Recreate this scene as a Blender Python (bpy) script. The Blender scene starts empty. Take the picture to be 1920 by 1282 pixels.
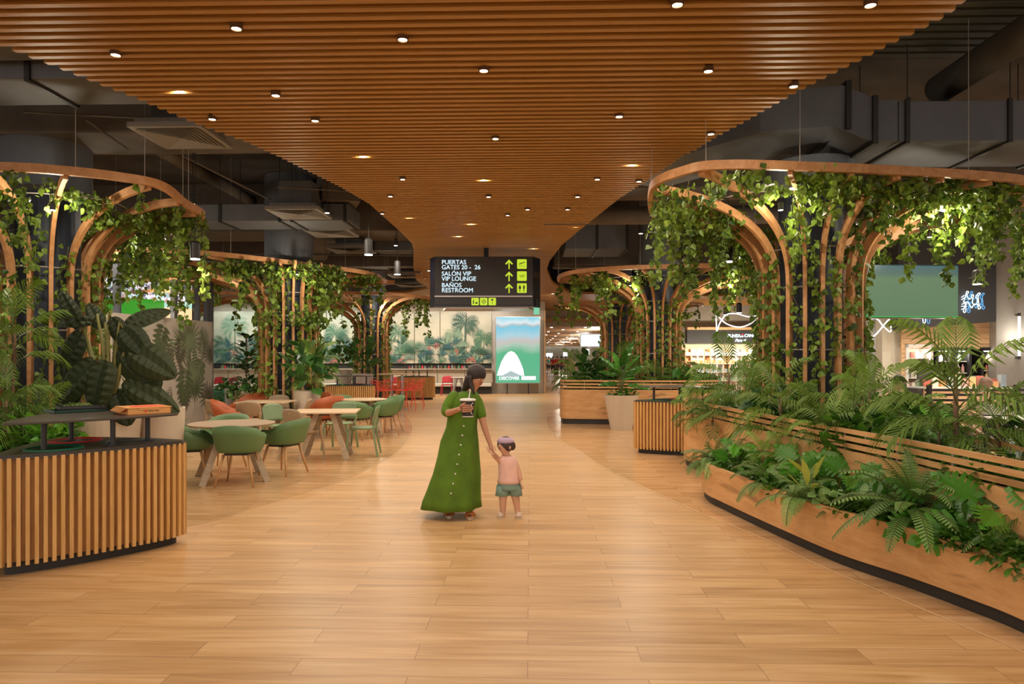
import bpy, math, random
from math import sin, cos, pi, radians, atan, sqrt, atan2
from mathutils import Vector, Matrix
V = Vector
random.seed(7)
SC = bpy.context.scene
COL = SC.collection

# ------------------------------------------------------------------ camera
F = 1300.0; EYE = 1.6; HZ = 670.0
YAW = atan(34/1300.0)
RIGHT = V((cos(YAW), sin(YAW), 0)); FWD = V((-sin(YAW), cos(YAW), 0))
cam_d = bpy.data.cameras.new('camera'); cam = bpy.data.objects.new('camera', cam_d); COL.objects.link(cam)
cam.location = (0, 0, EYE); cam.rotation_euler = (pi/2, 0, YAW)
cam_d.sensor_width = 36; cam_d.lens = 36*F/1920; cam_d.shift_y = (HZ-641)/1920; cam_d.clip_end = 400
SC.camera = cam
def C2(x, d, z=0.0):
    "metres right of / ahead of the photographer's spot -> world"
    p = RIGHT*x + FWD*d; return V((p.x, p.y, z))
def W(px, d, z=0.0):
    return C2((px-960)/F*d, d, z)
def WY(px, py, d):
    return W(px, d, EYE-(py-HZ)*d/F)
def G(px, py, z=0.0):
    return W(px, F*(EYE-z)/(py-HZ), z)

# ------------------------------------------------------------------ world, exposure
SC.view_settings.view_transform = 'Standard'; SC.view_settings.look = 'None'
SC.view_settings.gamma = 1; SC.view_settings.use_curve_mapping = False
SC.view_settings.exposure = 0.45
wd = bpy.data.worlds.new('world'); SC.world = wd; wd.use_nodes = True
wd.node_tree.nodes['Background'].inputs[0].default_value = (1.0, .90, .78, 1)
wd.node_tree.nodes['Background'].inputs[1].default_value = 1.0
SC.cycles.use_denoising = True
SC.cycles.max_bounces = 7; SC.cycles.diffuse_bounces = 4; SC.cycles.glossy_bounces = 3
SC.cycles.transmission_bounces = 3; SC.cycles.transparent_max_bounces = 6
SC.cycles.caustics_reflective = False; SC.cycles.caustics_refractive = False
SC.cycles.sample_clamp_indirect = 4.0
SC.cycles.blur_glossy = 1.0

def lamp(name, kind, loc, power, color=(1, .86, .68), rot=(0, 0, 0), size=.1, angle=150, blend=1.0, parent=None):
    l = bpy.data.lights.new(name, kind); l.energy = power; l.color = color
    if kind == 'AREA': l.size = size
    else: l.shadow_soft_size = size
    if kind == 'SPOT': l.spot_size = radians(angle); l.spot_blend = blend
    o = bpy.data.objects.new(name, l); o.location = loc; o.rotation_euler = rot; COL.objects.link(o)
    if parent: o.parent = parent
    return o

# ------------------------------------------------------------------ materials
MATS = {}
def newmat(name):
    m = bpy.data.materials.new(name); m.use_nodes = True; MATS[name] = m
    nt = m.node_tree; return m, nt, nt.nodes['Principled BSDF']
def setp(b, **k):
    names = dict(color='Base Color', rough='Roughness', metal='Metallic', spec='Specular IOR Level', ec='Emission Color', es='Emission Strength', trans='Transmission Weight', coat='Coat Weight', alpha='Alpha')
    for a, v in k.items():
        b.inputs[names[a]].default_value = (*v, 1) if a in ('color', 'ec') else v
def ramp(nt, fac, stops, interp='LINEAR'):
    r = nt.nodes.new('ShaderNodeValToRGB'); e = r.color_ramp; e.interpolation = interp
    while len(e.elements) > 1: e.elements.remove(e.elements[0])
    e.elements[0].position = stops[0][0]; e.elements[0].color = (*stops[0][1], 1)
    for p, c in stops[1:]:
        x = e.elements.new(p); x.color = (*c, 1)
    nt.links.new(fac, r.inputs[0]); return r.outputs[0]
def coords(nt, scale=(1, 1, 1), out='Object', loc=(0, 0, 0)):
    t = nt.nodes.new('ShaderNodeTexCoord'); m = nt.nodes.new('ShaderNodeMapping')
    m.inputs['Scale'].default_value = scale; m.inputs['Location'].default_value = loc
    nt.links.new(t.outputs[out], m.inputs[0]); return m.outputs[0]
def noise(nt, vec, scale=5, detail=4, rough=.55, dist=0, w=None):
    n = nt.nodes.new('ShaderNodeTexNoise'); n.inputs['Scale'].default_value = scale
    n.inputs['Detail'].default_value = detail; n.inputs['Roughness'].default_value = rough
    n.inputs['Distortion'].default_value = dist
    if w is not None:
        n.noise_dimensions = '4D'; nt.links.new(w, n.inputs['W'])
    nt.links.new(vec, n.inputs['Vector']); return n.outputs['Fac']
def mix(nt, fac, a, b, mode='MIX'):
    m = nt.nodes.new('ShaderNodeMix'); m.data_type = 'RGBA'; m.blend_type = mode
    for s, i in ((fac, 0), (a, 6), (b, 7)):
        if hasattr(s, 'is_output'): nt.links.new(s, m.inputs[i])
        elif i == 0: m.inputs[0].default_value = s
        else: m.inputs[i].default_value = (*s, 1)
    return m.outputs[2]
def bump(nt, b, h, strength=.3, dist=.01):
    n = nt.nodes.new('ShaderNodeBump'); n.inputs['Strength'].default_value = strength; n.inputs['Distance'].default_value = dist
    nt.links.new(h, n.inputs['Height']); nt.links.new(n.outputs[0], b.inputs['Normal'])
def plain(name, color, rough=.5, metal=0, spec=.5, var=0.0, vscale=6):
    m, nt, b = newmat(name); setp(b, color=color, rough=rough, metal=metal, spec=spec)
    if var:
        n = noise(nt, coords(nt), vscale, 5, .6)
        lo = tuple(c*(1-var) for c in color); hi = tuple(min(1, c*(1+var)) for c in color)
        nt.links.new(ramp(nt, n, [(.3, lo), (.7, hi)]), b.inputs['Base Color'])
    return m
def emit(name, color, strength):
    m, nt, b = newmat(name); setp(b, color=(0.02, .02, .02), ec=color, es=strength, rough=.6); return m
def wood(name, dark, mid, light, stretch=(1, 8, 8), scale=3, rough=.5, knots=0.0, bumps=.15):
    m, nt, b = newmat(name); setp(b, rough=rough, spec=.35)
    v = coords(nt, stretch)
    oi = nt.nodes.new('ShaderNodeObjectInfo')
    mul = nt.nodes.new('ShaderNodeMath'); mul.operation = 'MULTIPLY'; mul.inputs[1].default_value = 37
    nt.links.new(oi.outputs['Random'], mul.inputs[0])
    n = noise(nt, v, scale, 6, .6, .6, mul.outputs[0])
    c = ramp(nt, n, [(.28, dark), (.5, mid), (.72, light)])
    n2 = noise(nt, v, scale*5, 3, .7, .2)
    c = mix(nt, .25, c, ramp(nt, n2, [(.3, dark), (.7, light)]))
    if knots:
        n3 = noise(nt, coords(nt, (stretch[0]*.8, stretch[1]*.6, stretch[2]*.6), loc=(3, 5, 7)), scale*1.1, 2, .5, .4)
        k = ramp(nt, n3, [(.60, (0, 0, 0)), (.69, (knots,)*3)])
        c = mix(nt, k, c, tuple(x*.35 for x in dark))
    nt.links.new(c, b.inputs['Base Color'])
    if bumps: bump(nt, b, n2, bumps, .004)
    return m

def build_floor(name, tone, rough, grain=1.0):
    m, nt, b = newmat(name); setp(b, spec=.45)
    co = coords(nt)
    br = nt.nodes.new('ShaderNodeTexBrick')
    br.offset = .5; br.inputs['Scale'].default_value = 1; br.inputs['Brick Width'].default_value = 1.2
    br.inputs['Row Height'].default_value = .2; br.inputs['Mortar Size'].default_value = .0016
    br.inputs['Mortar Smooth'].default_value = .1; br.inputs['Bias'].default_value = 0
    br.inputs['Color1'].default_value = (0, 0, 0, 1); br.inputs['Color2'].default_value = (1, 1, 1, 1); br.inputs['Mortar'].default_value = (.5, .5, .5, 1)
    mp = nt.nodes.new('ShaderNodeMapping'); mp.inputs['Location'].default_value = (0.013, -.06, 0)
    nt.links.new(co, mp.inputs[0]); nt.links.new(mp.outputs[0], br.inputs['Vector'])
    sep = nt.nodes.new('ShaderNodeSeparateColor'); nt.links.new(br.outputs['Color'], sep.inputs[0])
    w = nt.nodes.new('ShaderNodeMath'); w.operation = 'MULTIPLY'; w.inputs[1].default_value = 53
    nt.links.new(sep.outputs[0], w.inputs[0])
    g1 = noise(nt, coords(nt, (.55, 7, 1)), 1.5, 4, .55, 1.1, w.outputs[0])
    g2 = noise(nt, coords(nt, (1.2, 45, 1)), 1.5, 3, .6, .3, w.outputs[0])
    d, mi, l = [tuple(a*t for a, t in zip(c, tone)) for c in ((.43, .225, .085), (.59, .345, .155), (.71, .46, .24))]
    c = ramp(nt, g1, [(.30, d), (.5, mi), (.68, l)])
    c = mix(nt, .25*grain, c, ramp(nt, g2, [(.3, d), (.7, l)]))
    tint = ramp(nt, sep.outputs[0], [(0, (.90, .88, .86)), (1, (1.06, 1.06, 1.06))])
    c = mix(nt, 1.0, c, tint, 'MULTIPLY')
    kn = noise(nt, coords(nt, (.8, 3.0, 1)), 2.6, 1, .4, .3, w.outputs[0])
    k = ramp(nt, kn, [(.79, (0, 0, 0)), (.86, (.7, .7, .7))])
    c = mix(nt, k, c, (.22, .10, .035))
    c = mix(nt, br.outputs['Fac'], c, (.20, .11, .05))
    nt.links.new(c, b.inputs['Base Color'])
    rr = nt.nodes.new('ShaderNodeMapRange'); rr.inputs[3].default_value = rough-.05; rr.inputs[4].default_value = rough+.09
    nt.links.new(g1, rr.inputs[0]); nt.links.new(rr.outputs[0], b.inputs['Roughness'])
    inv = nt.nodes.new('ShaderNodeMath'); inv.operation = 'SUBTRACT'; inv.inputs[0].default_value = 1
    nt.links.new(br.outputs['Fac'], inv.inputs[1]); bump(nt, b, inv.outputs[0], .4, .0015)
    return m
M_floor = build_floor('plank_tile', (1, 1, 1), .34)
M_floor2 = build_floor('plank_tile_polished', (1.02, 1.04, 1.14), .15, 1.3)
M_strip = plain('stone_strip', (.64, .43, .24), .35, var=.12, vscale=40)
M_wceil = wood('ceiling_slat_wood', (.27, .135, .03), (.45, .235, .062), (.62, .35, .11), (.35, 30, 30), 3, .42)
M_wback = plain('ceiling_board_dark', (.10, .045, .012), .7)
M_ring = wood('bent_wood', (.36, .16, .06), (.52, .26, .11), (.64, .36, .17), (3, 3, 3), 3, .5)
M_panel = wood('oak_panel', (.46, .23, .085), (.62, .345, .15), (.70, .42, .20), (1.2, 1.2, 7), 1.7, .45, .55)
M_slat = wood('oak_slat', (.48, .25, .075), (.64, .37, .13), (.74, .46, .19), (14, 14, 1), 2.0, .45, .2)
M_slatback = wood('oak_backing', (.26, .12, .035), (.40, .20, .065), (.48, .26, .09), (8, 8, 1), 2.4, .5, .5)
M_lightwood = wood('pale_oak', (.50, .33, .19), (.62, .44, .28), (.70, .53, .36), (2, 10, 10), 2.5, .45)
M_greige = wood('greige_wood', (.34, .26, .18), (.44, .35, .25), (.52, .43, .33), (2, 2, 8), 3, .5)
M_leg = wood('beech_leg', (.42, .22, .09), (.54, .30, .13), (.60, .36, .17), (8, 8, 2), 3, .45)
M_clad = wood('cladding_wood', (.50, .30, .15), (.64, .42, .24), (.72, .51, .32), (1, 8, 8), 2.5, .5)
M_black = plain('black_metal', (.018, .017, .017), .45)
M_kick = plain('black_plinth', (.022, .020, .019), .55)
M_top = plain('dark_counter', (.055, .042, .034), .32, var=.3, vscale=90)
M_void = plain('painted_concrete_dark', (.062, .054, .050), .9, var=.35, vscale=1.5)
M_duct = plain('painted_duct', (.11, .120, .145), .62, var=.12, vscale=2)
M_duct2 = plain('painted_beam', (.105, .090, .080), .75, var=.25, vscale=2)
M_navy = plain('navy_column', (.022, .030, .052), .55, var=.2, vscale=3)
M_grey = plain('grey_wall', (.30, .28, .255), .7, var=.05)
M_beige = plain('beige_wall', (.46, .38, .29), .7, var=.05)
M_cream = plain('cream_wall', (.62, .60, .52), .7, var=.03)
M_char = plain('charcoal_fascia', (.035, .036, .040), .6)
M_pot = plain('beige_pot', (.56, .47, .37), .55, var=.04)
M_pot2 = plain('grey_pot', (.42, .38, .35), .5, var=.05)
M_soil = plain('soil', (.045, .028, .016), .95, var=.5, vscale=30)
M_steel = plain('steel', (.42, .42, .42), .3, metal=.9)
M_rod = plain('grey_rod', (.45, .42, .38), .4, metal=.4)
M_white = plain('white_paint', (.75, .74, .72), .5)
M_cushion = plain('sand_fabric', (.56, .41, .27), .9, var=.06, vscale=60)
M_lampw = emit('lamp_lens', (1, .86, .66), 26)
M_pend = emit('pendant_lens', (1, .93, .82), 5)
M_tube = emit('white_led_tube', (1, .96, .92), .95)
M_sconce = emit('sconce_tube', (1, .93, .80), 1.8)
M_neon = emit('neon_white', (.75, .95, 1), 2.2)
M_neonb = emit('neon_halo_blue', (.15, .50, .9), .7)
def matof(name, c, r=.5, **k): return plain(name, c, r, **k)
M_gplastic = matof('green_plastic', (.105, .195, .075), .5)
M_gplastic2 = matof('sage_plastic', (.215, .30, .16), .5)
M_bplastic = matof('beige_plastic', (.46, .33, .21), .5)
M_terra = matof('terracotta_plastic', (.40, .095, .030), .5)
M_red = matof('red_metal', (.88, .12, .07), .45)
M_red2 = matof('crimson_plastic', (.50, .035, .05), .45)
M_card = matof('cardboard_orange', (.80, .38, .12), .7, var=.05)
M_cardin = matof('cardboard_inside', (.42, .30, .17), .8)
M_cardred = matof('cardboard_red_print', (.82, .12, .05), .7)
M_binred = matof('bin_red', (.55, .008, .016), .35)
M_bingreen = matof('bin_green', (.0, .15, .075), .35)
M_traygreen = matof('tray_green', (.015, .06, .045), .5)
M_skin = matof('skin', (.50, .24, .14), .5)
M_skin2 = matof('skin_light', (.66, .38, .26), .5)
M_hair = matof('dark_hair', (.022, .013, .012), .5, var=.4, vscale=40)
M_dress = matof('green_dress', (.085, .175, .008), .85, var=.25, vscale=5)
M_sandal = matof('tan_leather', (.42, .13, .02), .5)
M_sole = matof('pale_sole', (.6, .5, .36), .7)

def leafmat(name, lo, hi, rough=.42, vein=None, trans=.22):
    m, nt, b = newmat(name); setp(b, rough=rough, spec=.45)
    a = nt.nodes.new('ShaderNodeAttribute'); a.attribute_name = 'rnd'
    oi = nt.nodes.new('ShaderNodeObjectInfo')
    ad = nt.nodes.new('ShaderNodeMath'); ad.operation = 'MULTIPLY_ADD'; ad.inputs[1].default_value = .3
    nt.links.new(oi.outputs['Random'], ad.inputs[0]); 
    sc = nt.nodes.new('ShaderNodeMath'); sc.operation = 'MULTIPLY'; sc.inputs[1].default_value = .7
    nt.links.new(a.outputs['Fac'], sc.inputs[0]); nt.links.new(sc.outputs[0], ad.inputs[2])
    c = ramp(nt, ad.outputs[0], [(0, lo), (.6, tuple((x+y)/2 for x, y in zip(lo, hi))), (1, hi)])
    nt.links.new(c, b.inputs['Base Color'])
    tr = nt.nodes.new('ShaderNodeBsdfTranslucent'); nt.links.new(c, tr.inputs[0])
    mx = nt.nodes.new('ShaderNodeMixShader'); mx.inputs[0].default_value = trans
    out = nt.nodes['Material Output']
    nt.links.new(b.outputs[0], mx.inputs[1]); nt.links.new(tr.outputs[0], mx.inputs[2]); nt.links.new(mx.outputs[0], out.inputs[0])
    return m
L_ivy = leafmat('ivy_leaf', (.014, .05, .007), (.32, .47, .055))
L_palm = leafmat('palm_leaf', (.014, .055, .008), (.34, .54, .09), .5)
L_palm2 = leafmat('palm_leaf_yellow', (.09, .17, .02), (.32, .46, .08))
L_mon = leafmat('monstera_leaf', (.012, .065, .010), (.12, .40, .03), .3)
L_fern = leafmat('fern_leaf', (.035, .10, .022), (.24, .42, .10), .5)
L_bush = leafmat('bush_leaf', (.012, .05, .008), (.14, .34, .03))
L_dark = leafmat('dark_giant_leaf', (.010, .020, .007), (.050, .070, .018), .6, trans=.10)
L_glossy = leafmat('glossy_leaf', (.010, .040, .012), (.07, .19, .035), .25)
L_coin = leafmat('pale_coin_leaf', (.22, .40, .12), (.42, .60, .26))
L_vari = leafmat('yellow_leaf', (.30, .38, .05), (.62, .62, .12))
M_stem = matof('plant_stem', (.10, .12, .035), .6)
M_trunk = matof('brown_trunk', (.17, .10, .055), .8, var=.4, vscale=20)

# ------------------------------------------------------------------ mesh helper
class MB:
    def __init__(s): s.v = []; s.f = []; s.m = []; s.r = []
    def add(s, vs, fs, mi=0, rnd=0.0):
        o = len(s.v); s.v.extend([tuple(p) for p in vs])
        for f in fs: s.f.append(tuple(i+o for i in f)); s.m.append(mi); s.r.append(rnd)
        return s
    def box(s, c, d, rz=0, mi=0, taper=1.0):
        x, y, z = d[0]/2, d[1]/2, d[2]/2; cs, sn = cos(rz), sin(rz); vs = []
        for k in (-1, 1):
            t = 1 if k < 0 else taper
            for a, b in ((-1, -1), (1, -1), (1, 1), (-1, 1)):
                X, Y = a*x*t, b*y*t; vs.append((c[0]+X*cs-Y*sn, c[1]+X*sn+Y*cs, c[2]+k*z))
        return s.add(vs, [(3, 2, 1, 0), (4, 5, 6, 7), (0, 1, 5, 4), (1, 2, 6, 5), (2, 3, 7, 6), (3, 0, 4, 7)], mi)
    def tube(s, path, r, n=8, mi=0, cap=True, closed=False):
        P = [V(p) for p in path]; N = len(P); R = r if isinstance(r, (list, tuple)) else [r]*N
        up = None; vs = []
        for i, p in enumerate(P):
            if closed: t = P[(i+1) % N]-P[i-1]
            else: t = P[min(i+1, N-1)]-P[max(i-1, 0)]
            t = t.normalized() if t.length > 1e-9 else V((0, 0, 1))
            if up is None:
                a = V((0, 0, 1)) if abs(t.z) < .9 else V((1, 0, 0)); up = t.cross(a).normalized()
            up = (up-t*up.dot(t)).normalized(); b = t.cross(up)
            for k in range(n):
                an = 2*pi*k/n; vs.append(p+(up*cos(an)+b*sin(an))*R[i])
        fs = []
        for i in range(N if closed else N-1):
            j = (i+1) % N
            for k in range(n): fs.append((i*n+k, i*n+(k+1) % n, j*n+(k+1) % n, j*n+k))
        if cap and not closed: fs += [tuple(range(n-1, -1, -1)), tuple(range((N-1)*n, N*n))]
        return s.add(vs, fs, mi)
    def cyl(s, p0, p1, r0, r1=None, n=16, mi=0): return s.tube([p0, p1], [r0, r0 if r1 is None else r1], n, mi)
    def sweep(s, path, side, w, h, mi=0, closed=False, ws=None):
        P = [V(p) for p in path]; N = len(P); vs = []
        for i, p in enumerate(P):
            if closed: t = (P[(i+1) % N]-P[i-1]).normalized()
            else: t = (P[min(i+1, N-1)]-P[max(i-1, 0)]).normalized()
            sd = V(side(i)) if callable(side) else V(side)
            sd = (sd-t*sd.dot(t)).normalized(); n = t.cross(sd)
            k = ws[i] if ws else 1
            for a, b in ((-1, -1), (1, -1), (1, 1), (-1, 1)): vs.append(p+sd*(a*w/2*k)+n*(b*h/2*k))
        fs = []
        for i in range(N if closed else N-1):
            j = (i+1) % N
            for k in range(4): fs.append((i*4+k, i*4+(k+1) % 4, j*4+(k+1) % 4, j*4+k))
        if not closed: fs += [(3, 2, 1, 0), tuple((N-1)*4+k for k in range(4))]
        return s.add(vs, fs, mi)
    def lathe(s, prof, c=(0, 0, 0), n=24, mi=0, sx=1, sy=1):
        vs = []
        for r, z in prof:
            for k in range(n):
                a = 2*pi*k/n; vs.append((c[0]+r*cos(a)*sx, c[1]+r*sin(a)*sy, c[2]+z))
        fs = []
        for i in range(len(prof)-1):
            for k in range(n): fs.append((i*n+k, i*n+(k+1) % n, (i+1)*n+(k+1) % n, (i+1)*n+k))
        fs += [tuple(range(n-1, -1, -1)), tuple(range((len(prof)-1)*n, len(prof)*n))]
        return s.add(vs, fs, mi)
    def prism(s, poly, z0, z1, mi=0):
        n = len(poly)
        if sum(poly[i][0]*poly[(i+1) % n][1]-poly[(i+1) % n][0]*poly[i][1] for i in range(n)) < 0: poly = poly[::-1]
        vs = [(p[0], p[1], z0) for p in poly]+[(p[0], p[1], z1) for p in poly]
        return s.add(vs, [tuple(range(n-1, -1, -1)), tuple(range(n, 2*n))]+[(i, (i+1) % n, n+(i+1) % n, n+i) for i in range(n)], mi)
    def ribbonwall(s, pts, z0, z1, th, mi=0, closed=False):
        "thick vertical wall along an XY line; th to the left of travel"
        N = len(pts); P = [V((p[0], p[1])) for p in pts]; vs = []
        for i in range(N):
            if closed: t = P[(i+1) % N]-P[i-1]
            else: t = P[min(i+1, N-1)]-P[max(i-1, 0)]
            t.normalize(); n = V((-t.y, t.x))*th; q = P[i]+n
            vs += [(P[i].x, P[i].y, z0), (P[i].x, P[i].y, z1), (q.x, q.y, z1), (q.x, q.y, z0)]
        fs = []
        for i in range(N if closed else N-1):
            j = (i+1) % N
            for k in range(4): fs.append((i*4+k, j*4+k, j*4+(k+1) % 4, i*4+(k+1) % 4))
        if not closed: fs += [(0, 1, 2, 3), tuple((N-1)*4+k for k in (3, 2, 1, 0))]
        return s.add(vs, fs, mi)
    def poly(s, pts, mi=0, rnd=0.0): return s.add(pts, [tuple(range(len(pts)))], mi, rnd)
    def mesh(s, name, mats, smooth=False, xf=None):
        me = bpy.data.meshes.new(name)
        vs = [tuple(xf @ V(p)) for p in s.v] if xf else s.v
        me.from_pydata(vs, [], s.f); me.update()
        for m in (mats if isinstance(mats, (list, tuple)) else [mats]): me.materials.append(m)
        if any(s.m): me.polygons.foreach_set('material_index', s.m)
        if any(s.r):
            a = me.attributes.new('rnd', 'FLOAT', 'FACE'); a.data.foreach_set('value', s.r)
        if smooth: me.polygons.foreach_set('use_smooth', [True]*len(me.polygons))
        return me
def link(name, me, parent=None, loc=None, rz=None, bevel=0, autosm=False):
    o = bpy.data.objects.new(name, me); COL.objects.link(o)
    if parent: o.parent = parent
    if loc is not None: o.location = loc
    if rz is not None: o.rotation_euler = (0, 0, rz)
    if bevel:
        b = o.modifiers.new('bevel', 'BEVEL'); b.width = bevel; b.segments = 2; b.limit_method = 'ANGLE'
    return o
def obj(name, mb, mats, parent=None, loc=None, rz=None, smooth=False, bevel=0):
    return link(name, mb.mesh(name, mats, smooth), parent, loc, rz, bevel)
def tag(o, label=None, cat=None, group=None, kind=None):
    if label: o['label'] = label
    if cat: o['category'] = cat
    if group: o['group'] = group
    if kind: o['kind'] = kind
    return o
def thing(name, label, cat, loc=(0, 0, 0), rz=0, group=None):
    o = bpy.data.objects.new(name, None); COL.objects.link(o); o.location = loc; o.rotation_euler = (0, 0, rz)
    o.empty_display_size = .1; return tag(o, label, cat, group)
def struct(name, mb, mats, smooth=False, bevel=0): return tag(obj(name, mb, mats, smooth=smooth, bevel=bevel), kind='structure')
def dup(root, loc, rz, label=None, group=None, scale=None):
    r = root.copy(); COL.objects.link(r); r.location = loc; r.rotation_euler = (0, 0, rz)
    if label: r['label'] = label
    if group: r['group'] = group
    if scale: r.scale = (scale,)*3 if not isinstance(scale, tuple) else scale
    for ch in list(root.children):
        c = ch.copy(); COL.objects.link(c); c.parent = r
        for g in list(ch.children):
            d = g.copy(); COL.objects.link(d); d.parent = c
    return r
def text(body, size, loc, mat, parent=None, rz=YAW, ext=.004, offset=0.0, align='LEFT', name='lettering', shear=0, rx=pi/2, space=1.0, ry=0):
    c = bpy.data.curves.new(name, 'FONT'); c.body = body; c.size = size; c.extrude = ext; c.offset = 0; c.align_x = align
    c.shear = shear; c.space_character = space; c.resolution_u = 4
    o = bpy.data.objects.new(name, c); COL.objects.link(o); c.materials.append(mat)
    o.location = loc; o.rotation_euler = (rx, ry, rz)
    bpy.context.view_layer.update()
    me = bpy.data.meshes.new_from_object(o.evaluated_get(bpy.context.evaluated_depsgraph_get()))
    if offset:   # heavier strokes: three slightly shifted copies of the glyphs in one mesh
        vs = [v.co.copy() for v in me.vertices]; fs = [tuple(p.vertices) for p in me.polygons]; mb = MB(); b = size*.028
        for dx, dy, dz in ((0, 0, 0), (b, 0, ext*.1), (b/2, b*.6, ext*.2)): mb.add([(v.x+dx, v.y+dy, v.z+dz) for v in vs], fs)
        me = mb.mesh(name, [mat])
    mw = o.matrix_basis.copy(); bpy.data.objects.remove(o); me.name = name
    o = bpy.data.objects.new(name, me); COL.objects.link(o); o.matrix_basis = mw
    if parent: o.parent = parent
    return o
def catmull(pts, n=8, closed=False):
    P = [V(p) for p in pts]; N = len(P); out = []
    for i in range(N if closed else N-1):
        p1, p2 = P[i], P[(i+1) % N]
        p0 = P[i-1] if (closed or i > 0) else p1*2-p2
        p3 = P[(i+2) % N] if (closed or i < N-2) else p2*2-p1
        for k in range(n):
            t = k/n
            out.append(p1*2*.5+(p2-p0)*(.5*t)+(p0*2-p1*5+p2*4-p3)*(.5*t*t)+(p1*3-p0-p2*3+p3)*(.5*t**3))
    if not closed: out.append(P[-1])
    return out
def interp(tab, x):
    if x <= tab[0][0]: return tab[0][1]
    for (a, b), (c, d) in zip(tab, tab[1:]):
        if x <= c: return b+(d-b)*(x-a)/(c-a)
    return tab[-1][1]
# ================================================================== SETTING
ZC = 4.115           # underside of the wood slats
FB_L = [(-400, 1010), (100, 1006), (352, 987), (480, 951), (587, 919), (640, 902), (707, 871), (745, 847), (766, 825), (774, 805), (770, 788), (752, 772), (715, 760), (640, 750), (300, 742)]
FB_R = [(2600, 1560), (1920, 1226), (1818, 1181), (1657, 1113), (1531, 1059), (1423, 1007), (1337, 973), (1230, 925), (1133, 878), (1082, 844), (1054, 829), (1030, 806), (1022.6, 787), (1030, 773), (1054, 765), (1120, 757), (1500, 748), (2400, 742)]
mb = MB(); mb.box((0, 60, -.05), (80, 150, .1)); struct('floor', mb, M_floor)
def zone(name, pts, far):
    P = [G(*p) for p in pts]
    P = [V((p.x, p.y, 0)) for p in catmull(P, 4)]
    P += far
    mb = MB(); mb.prism([(p[0], p[1]) for p in P], .0005, .003); return struct(name, mb, M_floor2)
fl = zone('floor', FB_L, [(-35, 40), (-35, G(-400, 1010).y)])
fr = zone('floor', FB_R, [(35, 40), (35, G(2600, 1560).y)])
for pts, s, w in ((FB_R, 1, .018), (FB_L, -1, .010)):
    P = [(p.x, p.y) for p in catmull([G(*p) for p in pts], 4)]
    mb = MB(); mb.ribbonwall(P, 0, .005, -w*s); struct('trim_1' if s > 0 else 'trim_2', mb, M_strip)
# corridor floor (pale, glossy) beyond the opening
mb = MB(); mb.box((9, 37.2+60, .0), (26, 120, .012)); struct('floor', mb, plain('pale_corridor_floor', (.62, .53, .43), .16))

# slatted wood ceiling ------------------------------------------------
CB_L = [(-700, -420), (-200, -40), (0, 86), (53, 107), (109, 128), (184, 158), (250, 183), (308, 208), (377, 237), (463, 267), (530, 298), (640, 352), (693, 383), (740, 425), (748, 432), (772, 456), (776, 471), (775, 500), (781, 526), (805, 541), (760, 549), (600, 553)]
CB_R = [(2700, -420), (1990, -90), (1810, 2), (1779, 28), (1750, 44), (1723, 58), (1697, 71), (1670, 83), (1625, 108), (1580, 130), (1540, 150), (1488, 177), (1442, 203), (1390, 233), (1342, 258), (1305, 282), (1280, 293), (1223, 333), (1160, 373), (1153, 379), (1089, 430), (1053, 460), (1030, 490), (1025, 507), (1036, 531), (1068, 550), (1200, 554), (1500, 556)]
def edge(tab):
    return sorted([(p.y, p.x) for p in (G(px, py, ZC) for px, py in tab)])
EL, ER = edge(CB_L), edge(CB_R)
mb = MB(); mbb = MB(); P12 = .1197
Y0 = G(960, 15.7, ZC).y
k0 = -int((Y0-1.0)/P12)
for k in range(k0, 290):
    y = Y0+k*P12
    xl, xr = interp(EL, y), interp(ER, y)
    xr = min(xr, 12.0); xl = max(xl, -12.0)
    if y > 37.2: break
    mb.box(((xl+xr)/2, y, ZC+.045), (xr-xl, .052, .09))
    mbb.box(((xl+xr)/2, y+P12/2, ZC+.105), (xr-xl-.03, P12, .03))
ce = struct('ceiling', mb, M_wceil); cb = struct('ceiling', mbb, M_wback)
# upper slab, deck and beams
mb = MB(); mb.box((0, 26, 5.75), (60, 60, .3)); struct('ceiling', mb, M_void)
mb = MB()
for i in range(22): mb.box((7.5, 5.0+i*.18, 5.42), (8, .10, .12))
struct('ceiling', mb, plain('ribbed_deck', (.085, .095, .085), .7))

def WB(px0, px1, d0, d1, z0, z1):
    "axis aligned box from screen columns, depths and heights"
    a, b = W(px0, d0, 0).x, W(px1, d0, 0).x
    return ((a+b)/2, (d0+d1)/2+ (W((px0+px1)/2, d0, 0).y-d0), (z0+z1)/2), (abs(b-a), d1-d0, z1-z0)
# concrete beams
for i, (a, b, d0, d1, z0, z1) in enumerate([(-700, 900, 8.7, 9.6, 4.42, 5.6), (-500, 800, 11.2, 12.0, 5.1, 5.6), (-200, 800, 16.0, 17.4, 4.5, 5.6), (-100, 800, 21.5, 22.6, 4.4, 5.6), (1040, 2300, 12.6, 13.6, 4.7, 5.6), (1040, 2200, 20, 21, 4.3, 5.6)]):
    mb = MB(); mb.box(*WB(a, b, d0, d1, z0, z1)); struct('ceiling', mb, M_duct2, bevel=.02)
# diagonal concrete haunches (left)
mb = MB()
for (p, q, w) in ((C2(-2.2, 9.6, 5.0), C2(-6.5, 9.4, 5.3), .8), (C2(-3.2, 13, 4.9), C2(-6.0, 21, 4.9), .7)):
    mb.sweep([p, q], (0, 0, 1), .7, w)
struct('ceiling', mb, M_duct2)

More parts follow.
